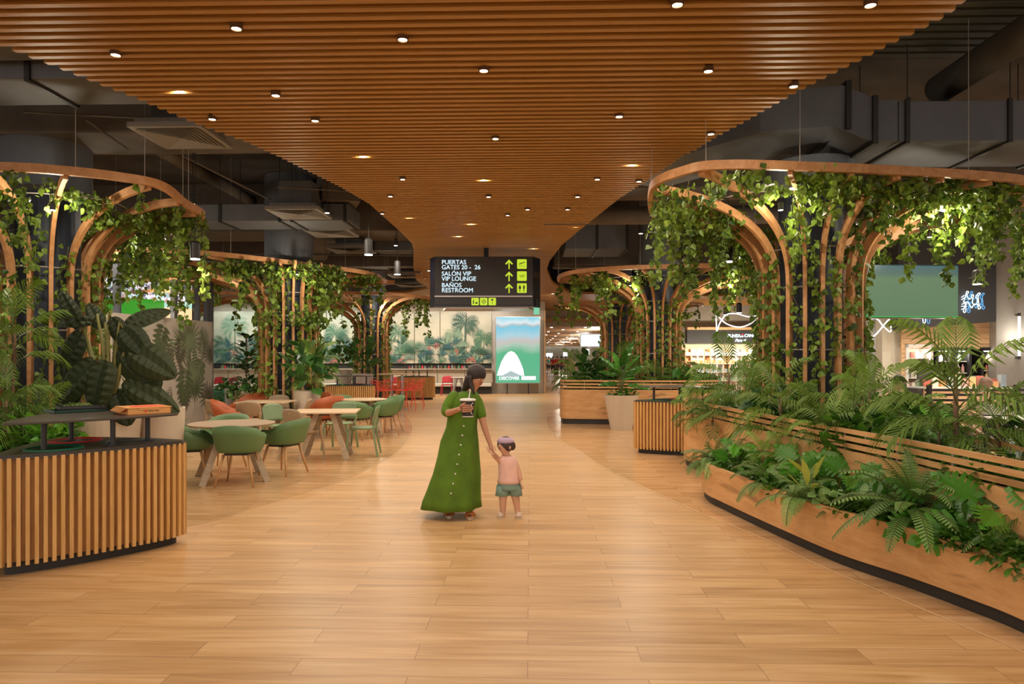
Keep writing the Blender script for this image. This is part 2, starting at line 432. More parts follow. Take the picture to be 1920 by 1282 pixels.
# ducts ---------------------------------------------------------------
def duct(label, a, b, d0, d1, z0, z1, straps=(), group=None):
    c, d = WB(a, b, d0, d1, z0, z1)
    t = thing('air_duct', label, 'air duct', (c[0], c[1], z0), 0, group)
    mb = MB(); mb.box((0, 0, d[2]/2), d); obj('casing', mb, M_duct, t, bevel=.006)
    for px in straps:
        x = W(px, d0, 0).x-c[0]
        mb = MB()
        mb.box((x, -d[1]/2-.015, d[2]/2), (.05, .03, d[2]+.04)); mb.box((x, 0, -.015), (.05, d[1]+.05, .03)); mb.box((x, d[1]/2+.015, d[2]/2), (.05, .03, d[2]+.04))
        for s in (-1, 1): mb.cyl((x, s*(d[1]/2+.015), d[2]), (x, s*(d[1]/2+.015), 5.6-z0), .006, n=6)
        obj('hanger_strap', mb, M_black, t)
    return t
duct('large grey rectangular air duct above the big tree column at right', 1690, 2400, 8.28, 9.45, 4.2, 4.68, (1705, 1895, 2040))
# bent transition
t = thing('air_duct', 'angled grey duct elbow running from the right duct behind the slatted ceiling', 'air duct', C2(4, 8.3, 4.2))
mb = MB(); o = C2(4, 8.3, 4.2)
pth = [(W(1688, 8.28, 4.44)), (W(1640, 8.3, 4.44)), (W(1590, 8.3, 4.62)), (W(1480, 8.5, 4.64)), (W(1350, 9.2, 4.60)), (W(1200, 10.4, 4.60))]
pth = [p+V((0, .58, 0))-o for p in pth]
mb.sweep(pth, (0, 0, 1), .50, 1.15); obj('casing', mb, M_duct, t, bevel=.006)
mb = MB()
for p in (pth[1], pth[2]): mb.box((p.x, p.y, p.z), (.06, 1.22, .58))
obj('flange', mb, M_black, t)
duct('grey rectangular duct at upper left beside the slatted ceiling', -600, 232, 6.75, 7.45, 4.3, 4.62, (58,), None)
duct('short dark duct end at the far upper left edge', -300, 34, 6.0, 6.6, 4.42, 4.8, ())
duct('long low duct behind the left beams with hanging straps', 318, 655, 13.2, 14.1, 4.2, 4.52, (412, 525, 548, 648))
duct('far dark duct over the middle left dining area', 655, 790, 17.5, 18.2, 4.3, 4.65, (700,))
duct('wide dark duct above the second tree column at right', 1060, 1178, 17.5, 19.0, 4.35, 5.1, (1120, 1176))
for lab, x, z, r, d0, d1 in (('round grey pipe running overhead at upper right', 5.22, 5.02, .18, 2.5, 9.0), ('round grey pipe above the left beams', -6.4, 5.2, .12, 6, 20)):
    t = thing('round_duct', lab, 'pipe', (x, d0, z))
    mb = MB(); mb.cyl((0, 0, 0), (0, d1-d0, 0), r, n=28); obj('pipe', mb, M_duct2, t, smooth=True)
t = thing('round_duct', 'long round duct crossing behind the large right tree column', 'pipe', C2(5.2, 13.0, 4.28))
mb = MB(); mb.cyl((-4.6, 0, 0), (3.6, 0, 0), .17, n=24); obj('pipe', mb, M_duct2, t, smooth=True)
# thin pipes and cables
for i, (a, b, r) in enumerate([(W(45, 8.2, 4.5), W(300, 8.2, 4.42), .012), (W(340, 9.6, 4.4), W(508, 13, 4.55), .014), (W(520, 12, 4.55), W(700, 12, 4.45), .012), (W(430, 18, 4.3), W(780, 18, 4.25), .03), (W(600, 20, 4.2), W(790, 20, 4.05), .03),
                               (W(1620, 8.8, 4.85), W(1930, 8.8, 4.72), .02), (W(1180, 19, 4.1), W(1040, 19, 4.1), .03), (W(1180, 20.5, 4.27), W(1035, 20.5, 4.27), .03), (W(160, 8.3, 4.45), W(240, 9, 4.3), .015)]):
    mb = MB(); mb.tube([a-a, (b-a)], r, 8)
    tag(obj('conduit_pipe', mb, M_duct2, loc=a), 'thin %s conduit pipe fixed under the dark ceiling slab' % ('left' if (a.x < 0) else 'right'), 'pipe', 'conduits on the %s ceiling' % ('left' if a.x < 0 else 'right'))

# ceiling air diffusers
def diffuser(label, px, py, s=.72, box=None, z=4.22):
    p = G(px, py, z); t = thing('air_diffuser', label, 'air vent', p)
    mb = MB(); h = s/2
    mb.add([(-h, -h, 0), (h, -h, 0), (h, h, 0), (-h, h, 0), (-h*.86, -h*.86, 0), (h*.86, -h*.86, 0), (h*.86, h*.86, 0), (-h*.86, h*.86, 0)], [(0, 4, 5, 1), (1, 5, 6, 2), (2, 6, 7, 3), (3, 7, 4, 0)])
    mb.box((0, 0, .03), (s-.01, s-.01, .055)); obj('frame', mb, M_white2, t)
    mb = MB(); mb.box((0, 0, .09), (s*.86, s*.86, .06)); 
    n = 7
    for q in range(4):
        for i in range(n):
            a = h*.84*(1-i/n); b = a-.028
            c, sn = cos(q*pi/2), sin(q*pi/2)
            pts = [(-a, -a, -.012), (a, -a, -.012), (b, -b, .002), (-b, -b, .002)]
            mb.add([(x*c-y*sn, x*sn+y*c, zz-.004) for x, y, zz in pts], [(0, 1, 2, 3)])
    obj('louvre', mb, M_white2, t)
    if box:
        mb = MB(); mb.box((0, .05, .06+box/2), (s*.62, s*.62, box)); obj('plenum_box', mb, M_duct, t, bevel=.005)
M_white2 = plain('vent_grey', (.22, .205, .19), .6)
diffuser('square louvred air diffuser at upper left under a duct', 342, 259, .86, .25)
diffuser('square louvred diffuser with box above, left of the slatted ceiling', 562, 402, .95, .5)
diffuser('plain square diffuser behind the long left duct', 622, 438, .95, .3)
diffuser('thin square diffuser left of the black pendants', 658, 470, 1.0, .2)
diffuser('far square diffuser beside the slatted ceiling neck', 775, 535, 1.2, .2)
diffuser('far square diffuser left of the information sign', 760, 518, 1.0, .2)
diffuser('small square diffuser at the far right of the neck', 1042, 546, 1.0, .2)

# ceiling spots -------------------------------------------------------
SPOTS = [(217, 97), (443, 47), (755, 68), (907, 127), (1328, 128), (1488, 157), (1632, 3), (517, 174), (398, 219), (591, 222), (1161, 214), (1333, 247), (929, 256), (755, 333), (732, 365), (1120, 333), (1198, 337), (916, 366), (1083, 366), (989, 390), (952, 401), (717, 398), (1064, 390), (1270, 2),
         (680, 295), (907, 339), (1185, 311), (767, 410), (883, 420), (965, 434), (1078, 427), (858, 443), (330, 172), (1000, 466), (797, 520), (975, 500)]
HID = {24, 25, 26, 27, 28, 29, 30, 31, 32, 33}
sm = None
for i, (px, py) in enumerate(SPOTS):
    p = G(px, py, ZC)
    if sm is None:
        mb = MB(); mb.lathe([(.046, .06), (.046, -.012), (.037, -.012), (.034, .004), (.0, .004)], n=20)
        m1 = mb.mesh('housing', M_wback); 
        mb = MB(); mb.lathe([(.0, .0), (.035, .0), (.035, .004), (0, .004)], n=20); m2 = mb.mesh('lens', M_lampw); sm = 1
    hid = i in HID
    z = ZC+.05 if hid else ZC-.02
    t = thing('ceiling_spot', ('recessed spot glowing between the slats of the wood ceiling' if hid else 'small round spot light set on the wood slatted ceiling')+(', near half' if py < 300 else ', far half'), 'spot light', (p.x, p.y, z), 0, 'ceiling spots %s in the slats, %s' % ('recessed' if hid else 'exposed', 'near' if py < 300 else 'far'))
    link('housing', m1, t); link('lens', m2, t, (0, 0, -.003))
    lamp('spot_glow', 'SPOT', (0, 0, -.02), 30 if p.y < 16 else 44, (1, .84, .64), angle=168, blend=.6, size=.04, parent=t)
# a few spots behind the photographer
for x in (-3, 0, 3, 6):
    for y in (-1.5, 1.2, 3.2):
        mb = None
        t = thing('ceiling_spot', 'round ceiling spot behind and above the photographer', 'spot light', (x, y, 4.09), 0, 'ceiling spots overhead near the camera')
        link('housing', m1, t); link('lens', m2, t, (0, 0, -.003))
        lamp('spot_glow', 'SPOT', (0, 0, -.02), 38, (1, .84, .64), angle=165, blend=.8, size=.05, parent=t)

# pendants ------------------------------------------------------------
def pendant(label, px, py, d, r=.06, h=.24, power=60):
    p = WY(px, py, d)
    t = thing('pendant_lamp', label, 'pendant lamp', p)
    mb = MB(); mb.lathe([(r, 0), (r, h*.86), (r*.72, h*.96), (0.012, h)], n=24); obj('shade', mb, M_black, t, smooth=False)
    mb = MB(); mb.cyl((0, 0, h*.9), (0, 0, 5.58-p.z), .005, n=6); obj('cord', mb, M_black, t)
    mb = MB(); mb.lathe([(r*.96, -.012), (r*.96, .0)], n=24); obj('lens', mb, M_pend, t)
    lamp('lamp_glow', 'SPOT', (0, 0, -.03), power, (1, .88, .72), angle=130, blend=.8, size=.05, parent=t)
pendant('black cylinder pendant left of the slatted ceiling, above the sofa area', 366, 485, 9.6, .065, .25)
pendant('black cylinder pendant nearest the slatted ceiling, larger of the two at left', 691, 477, 12.5, .075, .30)
pendant('black cylinder pendant left of the information sign', 745, 514, 16, .075, .32)
pendant('small black pendant behind the ivy of the middle left tree column', 610, 557, 17, .07, .24)
pendant('black cylinder pendant between the two right tree columns', 1365, 490, 10.6, .07, .28)
pendant('black cylinder pendant right of the hanging green screen', 1833, 532, 12.5, .08, .26)
pendant('black pendant left of the hanging green screen', 1608, 577, 15, .08, .28)
pendant('small black pendant above the dark shop fascia, left one', 1361, 590, 24, .08, .28)
pendant('small black pendant above the dark shop fascia, right one', 1386, 586, 24, .09, .35)
pendant('black pendant out of frame above the left counter', -60, 470, 8.5, .065, .25)

# walls ---------------------------------------------------------------
def wallbox(name, px0, px1, d, z0, z1, mat, th=.2):
    a, b = W(px0, d, 0), W(px1, d, 0); c = (a+b)/2+FWD*(th/2); mb = MB()
    mb.box((c.x, c.y, (z0+z1)/2), ((b-a).length, th, z1-z0), YAW, 0); return struct(name, mb, mat)
wallbox('wall_back', -900, 1021, 31.2, 0, 5.6, M_beige)
wallbox('wall_back', 922, 1019, 31.1, 0, 3.7, plain('greige_wall', (.55, .50, .43), .6), .1)
mb = MB(); p0 = W(1021, 31.0, 0); mb.box((p0.x, p0.y+.2, 1.85), (.08, .5, 3.7)); struct('trim_3', mb, M_clad)
wallbox('wall_soffit', 1000, 1235, 37.2, 3.27, 5.6, M_beige)
wallbox('wall_right', 1235, 3200, 33.5, 0, 5.6, M_grey)
mb = MB(); a = W(1022, 31.4, 0); mb.box((a.x-.1, 34.4, 2.8), (.2, 6.2, 5.6)); struct('wall_side', mb, M_beige)

# spots added to fill the side areas, and washers added to light the mural ------------
TS = None
def fill_spot(label, x, d, z, power, group, angle=150, tilt=None, col=(1, .87, .70), kind='SPOT'):
    global TS
    p = C2(x, d, z)
    if TS is None:
        mb = MB(); mb.lathe([(.045, 0), (.045, .14), (.02, .16)], n=16); a = mb.mesh('housing', M_black)
        mb = MB(); mb.cyl((0, 0, .15), (0, 0, 5.59-z), .006, n=6); b = mb.mesh('stem', M_black)
        mb = MB(); mb.lathe([(.04, -.003), (.04, .002)], n=16); c = mb.mesh('lens', M_pend); TS = (a, b, c, z)
    t = thing('fill_spot', label, 'spot light', p, 0, group)
    link('housing', TS[0], t); o = link('stem', TS[1], t); o.scale = (1, 1, (5.59-z)/(5.59-TS[3])); link('lens', TS[2], t)
    lamp('spot_glow', kind, (0, 0, -.04), power, col, tilt or (0, 0, 0), angle=angle, blend=.6, size=.08, parent=t)
for x, d in ((-5.2, 11.3), (-3.2, 12.0), (-7.5, 12), (-9, 16.5), (-2.6, 15.5), (-2.4, 20), (-7, 20.7), (-10.5, 20.5), (-5.5, 27.8), (-2.2, 28), (-9.5, 28)):
    fill_spot('small black fill spot added under the dark ceiling over the left dining area', x, d, 4.1, 110, 'added fill spots over the left dining area', 170)
for x, d in ((2.6, 14), (9.5, 12.5), (11, 14.5), (8.4, 13.2), (10.2, 10.5), (6.5, 13), (7.2, 15.5), (6, 23), (2.2, 23), (9, 19.5), (8.2, 9.5), (5.5, 30.5), (9, 28)):
    fill_spot('small black fill spot added under the dark ceiling over the right side', x, d, 4.1, 120, 'added fill spots over the right side', 170)
for x in (-9, -6, -3, 0, 1.6):
    fill_spot('small black spot added to brighten the banquette wall at the hall end', x, 27.2, 4.1, 150, 'added spots before the back wall', 150, (radians(25), 0, YAW))
for i in range(9):
    fill_spot('black wall-washer spot added before the mural to light it', -12.8+i*1.5, 29.6, 4.0, 62 if i > 4 else 80, 'added wall washers at the mural', 120, (radians(38), 0, YAW), (1, .95, .86) if i > 4 else (.85, 1, .95))
for i, (x, d, w) in enumerate([(-6.2, 10.9, 45), (-5.3, 8.0, 45), (3.1, 8.0, 45), (5.2, 8.4, 45), (3.6, 11.6, 45), (-4.4, 14.2, 45), (2.8, 16.4, 40), (4.9, 16.6, 40), (-5.8, 14.6, 45), (5.9, 9.8, 45), (-4.4, 23.2, 60)]):
    lab = 'small glowing spot tucked in the ivy under the %s canopy'
    p = C2(x, d, 3.30); t = thing('canopy_spot', lab % ['large left', 'large left', 'large right', 'large right', 'large right', 'middle left', 'second right', 'second right', 'middle left', 'large right', 'far left'][i], 'spot light', p, 0, 'spots in the ivy')
    mb = MB(); mb.lathe([(.03, 0), (.03, .08), (.01, .10)], n=12); mb.cyl((0, 0, .1), (0, 0, .32), .004, n=5); obj('housing', mb, M_black, t); mb = MB(); ell_ = mb.lathe([(.026, -.004), (.026, .001)], n=12); obj('lens', mb, M_pend, t)
    lamp('spot_glow', 'POINT', (0, 0, -.06), w*.55, (1, .88, .66), size=.05, parent=t)
# ================================================================== TREES, PLANTERS
def ringpts(ctrl):
    P = catmull([V((p[0], p[1], 0)) for p in ctrl], 10, True); return P
def raydist(P, c, a):
    "distance from c to closed curve P along angle a"
    best = 1.0; d = V((cos(a), sin(a)))
    for i in range(len(P)):
        p, q = P[i], P[(i+1) % len(P)]
        e = V((q.x-p.x, q.y-p.y)); w = V((p.x-c.x, p.y-c.y)); den = d.x*e.y-d.y*e.x
        if abs(den) < 1e-9: continue
        t = (w.x*e.y-w.y*e.x)/den; u = (w.x*d.y-w.y*d.x)/den
        if t > 0 and -1e-6 <= u <= 1: best = max(best, t)
    return best
def leafpts(L, Wd, fold=.25, shape='ivy'):
    if shape == 'ivy': prof = [(0, .0), (.06, .62), (.32, 1.0), (.66, .55)]
    else: prof = [(0, .05), (.25, .75), (.5, 1.0), (.78, .62)]
    vs = []
    for t, w in prof:
        y = L*t; x = Wd/2*w; vs += [(-x, y, x*fold), (0, y, 0), (x, y, x*fold)]
    vs.append((0, L, -.02*L)); n = len(prof); fs = []
    for i in range(n-1):
        a = i*3; fs += [(a, a+1, a+4, a+3), (a+1, a+2, a+5, a+4)]
    a = (n-1)*3; fs += [(a, a+1, 3*n), (a+1, a+2, 3*n)]
    return vs, fs
def put(mb, tmpl, pos, d, up, mi=0, rnd=0.0, s=1.0):
    y = V(d).normalized(); x = y.cross(V(up))
    if x.length < 1e-4: x = y.cross(V((1, 0, .1)))
    x.normalize(); z = x.cross(y)
    vs, fs = tmpl
    mb.add([pos+(x*v[0]+y*v[1]+z*v[2])*s for v in vs], fs, mi, max(rnd, .001))
IVY = leafpts(.085, .075); IVYS = leafpts(.11, .10)
R = random.Random(3)
def rv(s=1.0): return V((R.uniform(-s, s), R.uniform(-s, s), R.uniform(-s, s)))
def vine_mesh(name, path, density, spread=.05, tm=IVY, smin=.6, smax=1.25, down=1.0):
    mb = MB(); P = [V(p) for p in path]; tone = R.uniform(-.12, .12)
    for a, b in zip(P, P[1:]):
        L = (b-a).length; n = max(1, int(L*density+R.random()))
        for i in range(n):
            p = a.lerp(b, R.random())+rv(spread)
            d = rv(1)+V((0, 0, -down)); up = rv(.8)+V((0, -.55, .5))
            put(mb, tm, p, d, up, 0, min(1, max(.01, R.gauss(.45+tone, .24))), R.uniform(smin, smax))
    mb.tube(P, .004, 4, 1)
    return mb.mesh(name, [L_ivy, M_stem])
HANG = []
for i in range(9):
    L = [.35, .5, .65, .8, .95, 1.1, 1.3, .45, .75][i]; pts = [V((0, 0, .05))]; x = V((0, 0, 0))
    for k in range(8):
        x = x+V((R.uniform(-.035, .035), R.uniform(-.035, .035), -L/8)); pts.append(x.copy())
    HANG.append(vine_mesh('hanging_ivy', pts, 62, .055))
HANGF = []
for i in range(5):
    L = [.35, .6, .8, 1.05, 1.3][i]; pts = [V((0, 0, .05))]; x = V((0, 0, 0))
    for k in range(6):
        x = x+V((R.uniform(-.05, .05), R.uniform(-.05, .05), -L/6)); pts.append(x.copy())
    HANGF.append(vine_mesh('hanging_ivy', pts, 34, .08, IVYS, .8, 1.4))
CLUMP = []
for i in range(4):
    pts = [V((R.uniform(-.3, .3), R.uniform(-.3, .3), R.uniform(-.14, .08))) for k in range(9)]
    CLUMP.append(vine_mesh('ivy_clump', pts, 26, .10))

def tree(where, c, ctrl, nrib=18, zr=3.63, rb=.60, rc=.40, near=True, nhang=40, nclump=16, seed=1, zb=0.0, dens=34, capital=True, hz=(.9, 1.7, 2.5, 3.0), top=5.6):
    R.seed(seed); P = ringpts(ctrl)
    t = thing('tree_column', 'bent wood column surround shaped like a tree, %s' % where, 'column surround', (c.x, c.y, 0))
    cc = V((c.x, c.y, 0))
    mb = MB(); mb.cyl((0, 0, zb), (0, 0, top), rc, n=32); obj('column_core', mb, M_navy, t, smooth=False)
    if capital:
        mb = MB(); mb.lathe([(rc+.01, 3.75), (rc+.14, 3.8), (rc+.14, top-.01)], n=32); obj('column_capital', mb, M_duct, t, smooth=False)
    Q = [p-cc+V((0, 0, zr)) for p in P]
    mb = MB(); mb.sweep(Q, (0, 0, 1), .095, .055, closed=True); obj('canopy_ring', mb, M_ring, t)
    mb = MB()
    for q in Q[::max(1, len(Q)//7)]: mb.cyl((q.x, q.y, zr), (q.x, q.y, 5.6), .004, n=5)
    obj('suspension_cable', mb, M_rod, t)
    Q2 = [V((q.x*.62, q.y*.62, zr-.10)) for q in Q]
    mb = MB(); mb.tube(Q2, .008, 6, closed=True); obj('wire_hoop', mb, M_rod, t)
    ribs = []
    for i in range(nrib):
        th = 2*pi*(i+.5)/nrib; d = V((cos(th), sin(th), 0)); rd = raydist(P, c, th)
        z1 = 2.5; path = []
        for k in range(4): path.append(d*rb+V((0, 0, zb+(z1-zb)*k/3)))
        n = 14 if near else 9
        for k in range(1, n+1):
            a = pi/2*k/n
            path.append(d*(rb+(rd-.03-rb)*(1-cos(a))**1.15)+V((0, 0, z1+(zr-.035-z1)*sin(a)**.9)))
        side = V((-sin(th), cos(th), 0))
        mb = MB(); mb.sweep(path, side, .048, .10); obj('rib', mb, M_ring, t); ribs.append((path, d, rd))
    mb = MB()
    for z in hz: mb.tube([(rb*.96*cos(a*pi/18), rb*.96*sin(a*pi/18), z) for a in range(36)], .010, 6, closed=True)
    obj('tie_hoop', mb, M_rod, t)
    # climbing vines between ribs
    g1 = 'ivy climbing the %s' % where
    for i in range(nrib):
        path, d, rd = ribs[i]; th = 2*pi*(i+1)/nrib if R.random() < .6 else 2*pi*(i+.6)/nrib; dd = V((cos(th), sin(th), 0))
        # keep mostly the side facing the visitor
        pts = []; z = zb+.3; top = R.uniform(2.75, 3.6)
        while z < top:
            k = max(0, (z-2.5)/(zr-2.5)); rr = rb+.05+(min(rd, 1.6)-rb)*(1-sqrt(max(0, 1-k*k)))
            pts.append(cc+dd*(rr+R.uniform(-.03, .03))+V((-dd.y, dd.x, 0))*R.uniform(-.07, .07)+V((0, 0, z))); z += .18
        me = vine_mesh('climbing_ivy', [p-pts[0] for p in pts], dens*(R.uniform(.7, 2.1) if near else R.uniform(.5, 1.2)), .06, IVY if near else IVYS)
        tag(link('climbing_ivy', me, loc=pts[0]), 'green ivy vine climbing the %s' % where, 'ivy', g1)
    # vines hanging from the canopy
    src = HANG if near else HANGF
    g2 = 'ivy hanging under the canopy of the %s' % where
    tc = atan2(-c.y, -c.x)
    def rth():
        while 1:
            a = R.uniform(0, 2*pi)
            if cos(a-tc) < .80 or R.random() < .38: return a
    for i in range(nhang):
        th = rth(); rd = raydist(P, c, th); f = R.choice([R.uniform(.45, .97), R.uniform(.8, 1.0)])
        a = math.acos(max(0, 1-min(1, (rd*f-rb)/(rd-rb))**.87)) if rd*f > rb else .6
        z = 2.5+(zr-2.5)*sin(a)**.9-.02
        p = cc+V((cos(th), sin(th), 0))*rd*f+V((0, 0, z))
        me = R.choice(src); o = tag(link('hanging_ivy', me, loc=p, rz=R.uniform(0, 6.3)), 'green ivy strand hanging from the %s' % where, 'ivy', g2)
        o.scale = (1, 1, R.uniform(.7, 1.1))
    g3 = 'ivy clumps lying on the ribs of the %s' % where
    for i in range(nclump):
        th = rth(); rd = raydist(P, c, th); f = R.uniform(.5, .9)
        a = math.acos(max(0, 1-min(1, max(0, (rd*f-rb)/(rd-rb)))**.87))
        z = 2.5+(zr-2.5)*sin(a)**.9-.04
        p = cc+V((cos(th), sin(th), 0))*rd*f+V((0, 0, z))
        tag(link('ivy_clump', CLUMP[i % 4], loc=p, rz=R.uniform(0, 6.3)), 'ivy clump on the ribs of the %s' % where, 'ivy', g3)
    return t

def rc_(l): return [C2(x, d) for x, d in l]
ZR = 3.63
def GR(px, py): 
    p = G(px, py, ZR); return p
# near right
cR1 = C2(4.0, 9.3)
tree('large near tree column at right', cR1, [GR(1222, 353), GR(1290, 318), GR(1365, 309), GR(1500, 312), GR(1700, 321), GR(1920, 338), C2(7.3, 8.9), C2(7.6, 10.4), C2(6.2, 11.7), C2(4.0, 11.4), C2(2.3, 10.4)], 20, rb=.62, nhang=90, nclump=64, seed=11, zb=.70, top=4.19)
cL1 = C2(-6.25, 9.3)
tree('large near tree column at left', cL1, [GR(343, 378), GR(300, 347), GR(220, 331), GR(120, 320), GR(0, 313), GR(-200, 316), C2(-8.9, 8.6), C2(-8.6, 10.4), C2(-6.4, 11.3), C2(-4.6, 10.2)], 18, rb=.62, nhang=56, nclump=46, seed=21, zb=0, hz=(.9, 1.95, 2.75))
cL2 = C2(-4.95, 15.4)
tree('middle left tree column behind the sofa', cL2, [GR(722, 527), GR(690, 512), GR(560, 494), GR(400, 476), GR(250, 469), C2(-9.2, 14.2), C2(-10.2, 17.2), C2(-8.0, 19.2), C2(-5.0, 19.6), C2(-3.3, 18.8)], 20, rb=.60, rc=.38, near=False, nhang=56, nclump=64, seed=31, zb=0, dens=30)
cR2 = C2(3.72, 17.6)
tree('second right tree column behind the beige pot', cR2, [GR(1047, 524), GR(1062, 513), GR(1120, 505), GR(1230, 500), GR(1450, 497), C2(6.9, 16.6), C2(7.2, 18.8), C2(5.5, 20.2), C2(3.4, 19.9), C2(1.6, 18.6)], 18, rb=.52, rc=.36, near=False, nhang=42, nclump=30, seed=41, zb=.7, dens=24)
cL3 = C2(-4.9, 24.2)
tree('far left tree column by the red stools', cL3, [C2(-2.9, 24.6), C2(-3.2, 23.0), C2(-4.6, 21.9), C2(-7.4, 21.9), C2(-9.2, 23.5), C2(-8.5, 25.6), C2(-5, 26.4)], 16, rb=.55, rc=.36, near=False, nhang=26, nclump=14, seed=51, zb=0, dens=20)
cR3 = C2(4.15, 27.2)
tree('farthest right tree column by the corridor', cR3, [C2(1.9, 26.6), C2(2.6, 25.7), C2(4.2, 25.4), C2(6.3, 25.6), C2(7.4, 27), C2(6.0, 28.9), C2(3.6, 29.0), C2(2.2, 28.0)], 14, rb=.62, rc=.40, near=False, nhang=8, nclump=1, seed=61, zb=.7, dens=18)
cL4 = C2(-11.3, 23.2)
tree('far left tree column behind the partition', cL4, [C2(-8.2, 22.6), C2(-9.4, 21.6), C2(-11.2, 21.2), C2(-13, 23), C2(-11.6, 25), C2(-9, 24.6)], 12, rb=.5, rc=.34, near=False, nhang=8, nclump=1, seed=71, zb=0, dens=14)

# planters ------------------------------------------------------------
def planter(label, outline, hs, hr, hk=.10, rails=3, soil=True, parts=M_panel, posts=.6, rail_from=None):
    "outline: closed list of XY; solid wall up to hs, open rails up to hr"
    P = [V((p[0], p[1])) for p in outline]; c = sum(P, V((0, 0)))/len(P)
    A = sum(P[i].x*P[(i+1) % len(P)].y-P[(i+1) % len(P)].x*P[i].y for i in range(len(P)))
    if A < 0: P.reverse()
    L = [(p.x-c.x, p.y-c.y) for p in P]
    t = thing('planter', label, 'planter', (c.x, c.y, 0))
    mb = MB(); mb.ribbonwall(L, hk, hs, .045, closed=True); obj('wall_panel', mb, parts, t, smooth=False)
    mb = MB(); Lk = []
    n = len(L)
    for i in range(n):
        tt = (V(L[(i+1) % n])-V(L[i-1])).normalized(); Lk.append((L[i][0]-tt.y*.03, L[i][1]+tt.x*.03))
    mb.ribbonwall(Lk, 0, hk, .03, closed=True); obj('plinth', mb, M_kick, t)
    if hr > hs:
        gap = (hr-hs)/rails
        for k in range(rails):
            mb = MB(); z1 = hr-k*gap; mb.ribbonwall(L, z1-.040, z1, .022, closed=True); obj('rail', mb, M_panel, t)
        acc = 0
        for i in range(n):
            acc += (V(L[(i+1) % n])-V(L[i])).length
            if acc > posts:
                acc = 0; tt = (V(L[(i+1) % n])-V(L[i-1])).normalized()
                mb = MB(); mb.box((L[i][0]-tt.y*.028, L[i][1]+tt.x*.028, (hs-.1+hr-.01)/2), (.012, .012, hr-hs+.08)); obj('rail_post', mb, M_rod, t)
    mb = MB(); Ls = [(L[i][0]-((V(L[(i+1) % n])-V(L[i-1])).normalized().y)*.05, L[i][1]+((V(L[(i+1) % n])-V(L[i-1])).normalized().x)*.05) for i in range(n)]
    mb.prism(Ls, hs-.10, hs-.07); obj('soil', mb, M_soil, t)
    return t
def crv(pts, n=6): return [(p.x, p.y) for p in catmull([V((q[0], q[1], 0)) for q in pts], n, True)]
tallF = [(2.557, 10.23), (2.63, 9.71), (2.70, 9.19), (2.77, 8.16), (2.88, 7.03), (2.965, 6.06), (3.03, 5.39), (3.06, 4.86), (3.08, 4.44), (3.10, 4.03), (3.14, 3.3), (3.3, 2.8)]
tallB = [(3.5, 2.9), (3.52, 3.8), (3.55, 4.7), (3.85, 5.6), (4.4, 6.6), (5.2, 7.7), (5.6, 9.0), (5.3, 10.4), (4.3, 11.4), (3.3, 11.4), (2.75, 10.9)]
planter('tall oak planter with slatted rails around the large near tree column at right', crv([C2(*p) for p in tallF+tallB]), .78, .97)
lowF = [(2.15, 7.62), (2.19, 7.3), (2.25, 6.86), (2.38, 6.03), (2.52, 5.32), (2.73, 4.78), (2.86, 4.35), (2.93, 4.05), (2.97, 3.5), (2.98, 3.05)]
lowB = [(3.11, 3.1), (3.08, 3.9), (3.055, 4.44), (3.035, 4.86), (3.005, 5.39), (2.94, 6.06), (2.855, 7.03), (2.745, 8.16), (2.60, 8.6), (2.38, 8.5), (2.2, 8.05)]
LOWF = [C2(*p) for p in lowF]
def smoothmix(a, b): return crv([C2(*p) for p in a+b])
planter('low curved oak planter with ferns in front of the tall planter', smoothmix(lowF, lowB), .425, .425, .09)
r2 = [(1.24, 16.7), (1.6, 16.6), (2.6, 16.45), (3.6, 16.35), (4.4, 16.4), (5.0, 16.8), (5.1, 18), (4.6, 19.0), (3.2, 19.3), (1.9, 18.8), (1.28, 17.8), (1.2, 17.1)]
planter('oak planter with rails behind the beige pot, around the second right tree column', crv([C2(*p) for p in r2]), .83, 1.06, .13)
r3 = [(2.3, 26.6), (3.4, 25.9), (5, 26), (5.9, 27.2), (5, 28.6), (3.2, 28.6), (2.4, 27.8)]
planter('far oak planter under the farthest right tree column', crv([C2(*p) for p in r3]), .8, .8, .12)

# ------------------------------------------------------------ plants
def frond(mb, base, az, el, L, droop, nl=18, ll=.26, lw=.022, mi=0, rnd=.5, stem_mi=1, v=.35):
    d = V((cos(az)*cos(el), sin(az)*cos(el), sin(el))); p = V(base); N = nl; pts = [p.copy()]; dirs = []
    for i in range(N):
        d = (d+V((0, 0, -droop/N))).normalized(); p = p+d*(L/N); pts.append(p.copy()); dirs.append(d.copy())
    mb.sweep(pts, lambda i: V((-sin(az), cos(az), 0)), .008, .006, stem_mi, ws=[1-.75*i/N for i in range(N+1)])
    for i in range(int(N*.18), N):
        t = i/N; d = dirs[i]; s = V((-sin(az), cos(az), 0)); up = s.cross(d)*-1
        w = sin(pi*(.12+.86*t))**.7*ll; 
        for sg in (-1, 1):
            ld = (s*sg*.9+d*(.75+.7*t)+V((0, 0, v))+rv(.10)).normalized(); b = pts[i+1]
            tip = b+ld*w+V((0, 0, -w*.60)); mid = b+ld*w*.5+V((0, 0, -w*.04)); wn = d*lw*.5
            mb.add([b-wn*.5, b+wn*.5, mid+wn, mid-wn, tip], [(0, 1, 2, 3), (3, 2, 4)], mi, max(.02, min(1, rnd+R.uniform(-.12, .12))))
